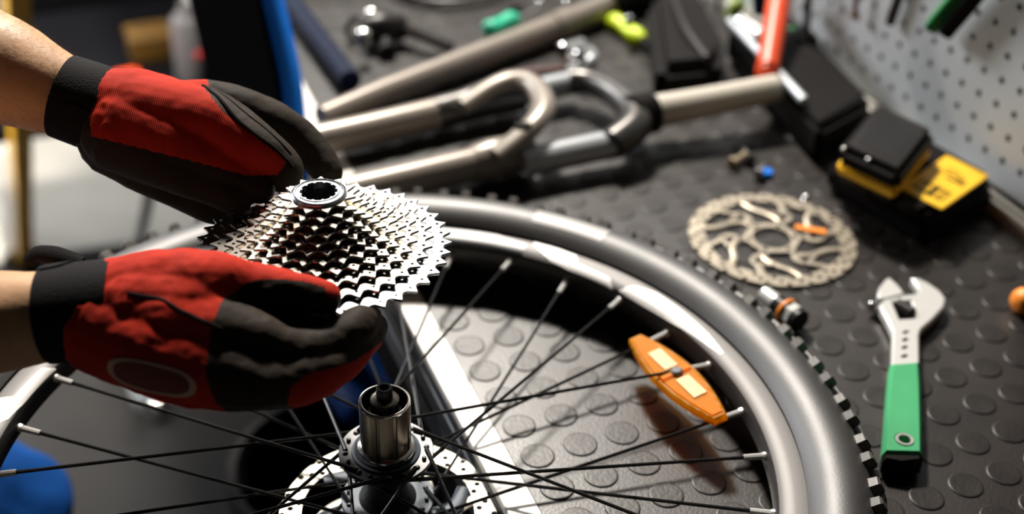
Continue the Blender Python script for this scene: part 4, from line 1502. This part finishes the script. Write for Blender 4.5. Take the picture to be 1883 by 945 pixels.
bolt('bolt', (0.3656, 0.2177, 0.0068), (0.3864, 0.2282, 0.0068), mat('brass_dull', (0.45, 0.36, 0.24), 0.4, 0.7), 'small tan bolt lying behind the brake disc')
bolt('bolt', (0.3855, 0.2201, 0.0068), (0.3885, 0.2360, 0.0068), M['gun_metal'], 'small dark bolt touching the tan bolt', .003)
bolt('bolt', (0.3786, 0.1896, 0.0068), (0.3922, 0.2011, 0.0068), M['chrome'], 'small shiny bolt beside the blue nut', .003)
nbm = bmesh.new(); cyl(nbm, (0, 0, .0005), (0, 0, .008), .0072, n=6, bev=.0008)
tag(fin('nut', nbm, M['blue_plastic'], None, smooth=False, loc=(0.3873, 0.1893, 0.0000)), 'small blue anodised nut near the black charger', 'nut')
for (p, lb) in (((0.3990, 0.1334, 0.0000), 'tiny shiny ball nut at the far rim of the brake disc'), ((0.3461, 0.6703, 0.0000), 'tiny shiny nut left of the far end of the taupe tube'), ((0.3806, 0.6623, 0.0000), 'tiny shiny nut just above the stepped collar')):
    bm = bmesh.new(); cyl(bm, (0, 0, .0012), (0, 0, .005), .0045, n=6, bev=.0006); sphere(bm, (0, 0, .0055), .0034, 2)
    tag(fin('nut', bm, M['chrome'], None, loc=p), lb, 'nut', 'tiny shiny nuts on the bench')
bm = bmesh.new(); lathe(bm, [(.006, .001), (.011, .001), (.012, .005), (.010, .009), (.007, .009), (.006, .005)], 24, closed_profile=True)
tag(fin('rubber_grommet', bm, M['black_gloss'], None, loc=(0.3013, 0.6495, 0.0000)), 'small black rubber ring beside the teal handle', 'ring')

xo = (0.2760, -0.0095, 0.0000)
xa = thing('axle_bolt', xo, 'short steel axle bolt with an orange washer against the tyre knobs', 'bolt')
A_, B_ = rel((0.2647, -0.0010, 0.0120), xo), rel((0.2731, -0.0473, 0.0120), xo)


def seg(s, e, r, nm, m, n=20, lb=None):
    bm = bmesh.new(); cyl(bm, A_.lerp(B_, s), A_.lerp(B_, e), r, n=n, bev=.0008)
    o = fin(nm, bm, m, xa, angle=30)
    if lb:
        o['label'] = lb


seg(0.0, .36, .0082, 'threaded_end', M['satin_chrome'])
seg(.34, .60, .0090, 'sleeve', M['black_gloss'])
seg(.58, .66, .0120, 'washer', M['orange_tag'], lb='orange washer')
seg(.66, .86, .0105, 'hex_flats', M['satin_chrome'], 6)
seg(.84, 1.0, .0105, 'cap_or_shaded_end', M['black_gloss'])
handle_tool('screwdriver', (0.4690, -0.0900, 0.0120), (0.5360, -0.1009, 0.0120), .0125, M['orange_tag'], 'orange handle tip at the right edge of the picture', 'tool')

# ---------------------------------------------------------------- things on the pegboard
ho = (0.5550, 0.1683, 0.1692)
pl = thing('pliers', ho, 'dark green handled pliers hanging on the pegboard at the top right', 'pliers')
for (p, q, m, w) in (((0.5530, 0.1815, 0.1451), (0.5530, 0.1353, 0.2219), 'green_dark', .0098), ((0.5530, 0.1603, 0.1484), (0.5530, 0.1166, 0.2260), 'black_plastic', .0092)):
    a, b = rel(p, ho), rel(q, ho)
    bm = bmesh.new(); tube(bm, [a, a.lerp(b, .5), b], [w, w * 1.08, w * .9], 4, 1)
    bmesh.ops.bevel(bm, geom=list(bm.edges), offset=.0015, segments=2, affect='EDGES')
    tag(fin('handle', bm, M[m], pl), 'dark green grip' if m == 'green_dark' else 'black grip')
bm = bmesh.new(); a = rel((0.5530, 0.1267, 0.2242), ho); b = rel((0.5530, 0.1101, 0.2580), ho); cyl(bm, a, b, .016, .008, n=14, bev=.002)
fin('jaws', bm, M['gun_metal'], pl)
simple_rod('hex_key', (0.5660, 0.2584, 0.1150), (0.5660, 0.2483, 0.1765), .0055, M['dark_steel'], 'dark pointed tool hanging left of the green pliers', 'tool', 10)
bolt('hook', (0.5630, 0.3145, 0.1044), (0.5630, 0.3184, 0.1373), mat('rusty_steel', (0.16, 0.09, 0.06), 0.5, 0.5), 'thin rusty tool end hanging on the pegboard', .0030, .0060, 'tool')
handle_tool('screwdriver', (0.5520, 0.3879, 0.0144), (0.5520, 0.3802, 0.0527), .0180, M['black_plastic'], 'black handled screwdriver standing behind the red handle', 'screwdriver', (0.5520, 0.3895, 0.1172), .0045, 'dark_steel')
handle_tool('screwdriver', (0.5560, 0.4246, 0.0042), (0.5560, 0.4067, 0.0433), .0135, M['green_dark'], 'green handle between the red tube and the black screwdriver', 'tool')
handle_tool('screwdriver', (0.5450, 0.6207, -0.0401), (0.5450, 0.5984, -0.0089), .0140, M['red_plastic'], 'bright red handle end beyond the black pouch', 'tool', (0.5450, 0.5984, 0.0289))
handle_tool('screwdriver', (0.5550, 0.5408, 0.0048), (0.5550, 0.5288, 0.0319), .0110, mat('olive_plastic', (0.25, 0.35, 0.04), 0.4), 'olive green handle end hanging above the black case', 'tool', (0.5550, 0.5285, 0.0624))
simple_rod('hex_key', (0.5620, 0.5833, -0.0173), (0.5620, 0.5880, 0.0382), .0040, M['dark_steel'], 'thin dark rod hanging left of the olive handle', 'rod', 8)
simple_rod('punch', (0.5560, 0.4759, 0.0349), (0.5560, 0.4929, 0.0762), .0120, M['navy'], 'dark navy tool hanging left of the red tube', 'tool', 12)

# ================================================================ workshop behind on the floor
fm = thing('floor_mat', (-0.2, 0.5, -0.90), 'dark grey rubber mat on the floor beside the bench', 'mat')
bm = bmesh.new()
mp = [(-0.3308, 1.6839, -0.8880), (-0.1079, 1.6632, -0.8880), (0.42, 1.60, 0), (0.42, -1.2, 0), (-1.7, -1.2, 0), (-1.7, 1.62, 0)]
prism(bm, loc2(mp, (-0.2, 0.5)), 0.0004, 0.012, .003, 1)
fin('mat_sheet', bm, M['floor_mat'], fm)

yo = (-0.3511, 1.6757, -0.9000)
yp = thing('yellow_post', yo, 'yellow steel post of a floor stand behind the far forearm', 'post')
tp_ = (-0.2759, 1.1722, -0.1142)
bm = bmesh.new(); b = rel(tp_, yo); cyl(bm, Vector((0, 0, .0)), b * 1.5, .0215, .0235, n=4, bev=.001, ph=R(45))
fin('post', bm, M['yellow_steel'], yp, smooth=False)
bm = bmesh.new(); cyl(bm, Vector((0, 0, 0.0)), Vector((0, 0, .02)), .040, n=20, bev=.003)
fin('foot', bm, M['slate_dark'], yp)

# dark tool cart with things on it
cto = (-0.21, 1.70, -0.90)
cart = thing('tool_cart', cto, 'dark steel tool cart standing in the shadow behind the mechanic', 'cart')
cz = 0.42
bm = bmesh.new(); box(bm, (0, 0, cz), (.58, .50, .03), bev=.004)
fin('shelf', bm, M['slate_dark'], cart, smooth=False)
bm = bmesh.new(); box(bm, (0, 0.24, .58), (.58, .02, .28), bev=.004)
fin('back_panel', bm, M['slate_dark'], cart, smooth=False)
for sx in (-.27, .27):
    for sy in (-.23, .23):
        bm = bmesh.new(); box(bm, (sx, sy, .203), (.03, .03, .406))
        fin('post', bm, M['slate_dark'], cart, smooth=False)


def crate(name, c, s, rz, m, label, cat, m2=None):
    t = thing(name, c, label, cat, rz)
    bm = bmesh.new(); box(bm, (0, 0, s[2] / 2), s, bev=.006)
    fin('box_body', bm, m, t)
    bm = bmesh.new(); box(bm, (0, 0, s[2] * .92), (s[0] * 1.04, s[1] * 1.04, s[2] * .14), bev=.003)
    fin('lid', bm, m2 or m, t)
    return t


CT = -0.90 + cz + .0155
crate('tool_box', (-0.035, 1.66, CT), (.085, .08, .055), 0, M['brown_box'], 'dim ochre box on the dark tool cart', 'box')
crate('parts_bin', (-0.105, 1.52, CT), (.055, .05, .035), R(10), M['red_paint'], 'dim red bin on the tool cart just above the far glove', 'box')
bo2 = (0.022, 1.535, CT)
bt = thing('spray_can', bo2, 'pale grey bottle with a red dot on the dark tool cart', 'bottle')
bm = bmesh.new(); lathe(bm, [(.0005, 0.001), (.031, 0.001), (.033, .006), (.033, .115), (.028, .128), (.014, .134), (.014, .150), (.0005, .152)], 32)
fin('can_body', bm, M['white_plastic'], bt)
bm = bmesh.new(); a = R(-75)
sphere(bm, (.032 * math.cos(a), .032 * math.sin(a), .062), .009, 2, (1.0, .4, 1.0))
tag(fin('red_dot', bm, M['red_plastic'], bt), 'red round mark')
crate('steel_cabinet', (-0.33, 1.62, CT), (.09, .10, .16), R(6), M['grey_steel'], 'grey green steel box on the cart behind the yellow post', 'box')

# chair: black back with a blue shell
so2 = (-0.045, 0.58, -0.90)
chair = thing('workshop_chair', so2, 'black padded chair back with a bright blue edge beside the bench', 'chair')
edge = [(-0.0349, 0.5546, 0.1421), (-0.0343, 0.5311, 0.1111), (-0.0331, 0.5056, 0.0777), (-0.0330, 0.4823, 0.0467), (-0.0356, 0.4637, 0.0204), (-0.0397, 0.4458, -0.0060), (-0.0472, 0.4203, -0.0444), (-0.0553, 0.3916, -0.0877)]
side = Vector((-0.1023, 0.5851, 0.0366)) - Vector((-0.0403, 0.4997, 0.0656))
dirn = side.normalized()
bm = bmesh.new(); tube(bm, [rel(p, so2) for p in edge], .0118, 16, 4)
tag(fin('blue_shell_edge', bm, M['blue_plastic'], chair), 'bright blue rounded edge')
bm = bmesh.new()
rows = []
th = dirn.cross(Vector((0, 0, 1))).normalized() * .016
for p in edge:
    c = rel(p, so2)
    rows.append([bm.verts.new(c + dirn * .008 - th), bm.verts.new(c + dirn * .105 - th * 1.3), bm.verts.new(c + dirn * .112), bm.verts.new(c + dirn * .105 + th), bm.verts.new(c + dirn * .008 + th)])
for a, b in zip(rows, rows[1:]):
    bridge(bm, a, b)
bm.faces.new(rows[0]); bm.faces.new(rows[-1][::-1])
fin('back_cushion', bm, M['black_plastic'], chair, angle=60)
sc_ = rel((0.0064, 0.4202, -0.3315), so2)
bm = bmesh.new(); box(bm, sc_, (.10, .16, .04), R(10), bev=.02, seg=3)
tag(fin('seat_shell', bm, M['blue_dark'], chair), 'dark blue seat shell under the bench edge')
lp = rel(edge[-1], so2)
bm = bmesh.new(); tube(bm, [lp, lp.lerp(sc_, .5) + Vector((0, 0, -.03)), sc_], [.014, .014, .014], 10, 4)
fin('back_support', bm, M['black_plastic'], chair)
bm = bmesh.new(); cyl(bm, Vector((0, 0, .012)), Vector((0, 0, sc_.z - .03)), .022, n=16)
fin('column', bm, M['black_gloss'], chair)
bm = bmesh.new(); tube(bm, [Vector((0, 0, sc_.z - .06)), Vector((sc_.x * .5, sc_.y * .5, sc_.z - .045)), Vector((sc_.x, sc_.y, sc_.z - .025))], [.018, .016, .016], 10, 4)
fin('seat_bracket', bm, M['black_gloss'], chair)
bm = bmesh.new(); lathe(bm, [(.0005, .001), (.150, .001), (.155, .006), (.150, .014), (.030, .020), (.022, .040), (.0005, .040)], 40)
fin('base_plate', bm, M['black_gloss'], chair)

# round black bin under the bench edge
wb = (-0.0470, 0.3141, -0.3631)
bn = thing('waste_bin', (wb[0], wb[1], -0.888), 'round black rubber bin on the floor beneath the wheel hub', 'bin')
hgt = wb[2] + 0.888
bm = bmesh.new(); lathe(bm, [(.0005, .002), (.105, .002), (.118, hgt - .01), (.126, hgt - .008), (.127, hgt), (.118, hgt + .001), (.114, hgt - .012), (.102, .012), (.0005, .012)], 48)
fin('bin_body', bm, M['black_plastic'], bn)
bm = bmesh.new(); lathe(bm, [(.125, hgt - .022), (.131, hgt - .018), (.131, hgt - .004), (.125, hgt)], 48)
fin('bin_lip', bm, M['black_plastic'], bn)

vo = (-0.1878, 1.1585, -0.8880)
vs_ = thing('pipe_fitting', vo, 'shiny steel pipe fitting lying on the floor mat', 'fitting')
a, b = rel((-0.2005, 1.1839, -0.8680), vo), rel((-0.1918, 1.0983, -0.8680), vo)
bm = bmesh.new(); cyl(bm, a, b, .020, .022, n=18, bev=.003)
fin('barrel', bm, M['stanchion'], vs_)
bm = bmesh.new(); c = rel((-0.1772, 1.0824, -0.8660), vo); sphere(bm, c, .022, 3)
fin('ball_joint', bm, M['chrome'], vs_)
simple_rod('steel_socket', (0.0872, 0.9689, -0.8680), (0.0896, 0.9220, -0.8680), .019, M['stanchion'], 'small steel socket on the floor mat left of the bin', 'tool', 14, .002)
simple_rod('steel_pipe', (0.0472, 0.4112, -0.2663), (0.0548, 0.3834, -0.2988), .013, M['stanchion'], 'pale steel tube end beneath the bench edge', 'tube', 14, .002)
simple_rod('tripod_leg', (-0.1175, 1.6442, -0.8850), (-0.1294, 1.1409, -0.4587), .0095, M['black_gloss'], 'thin black stand leg in front of the bright floor', 'stand', 10)
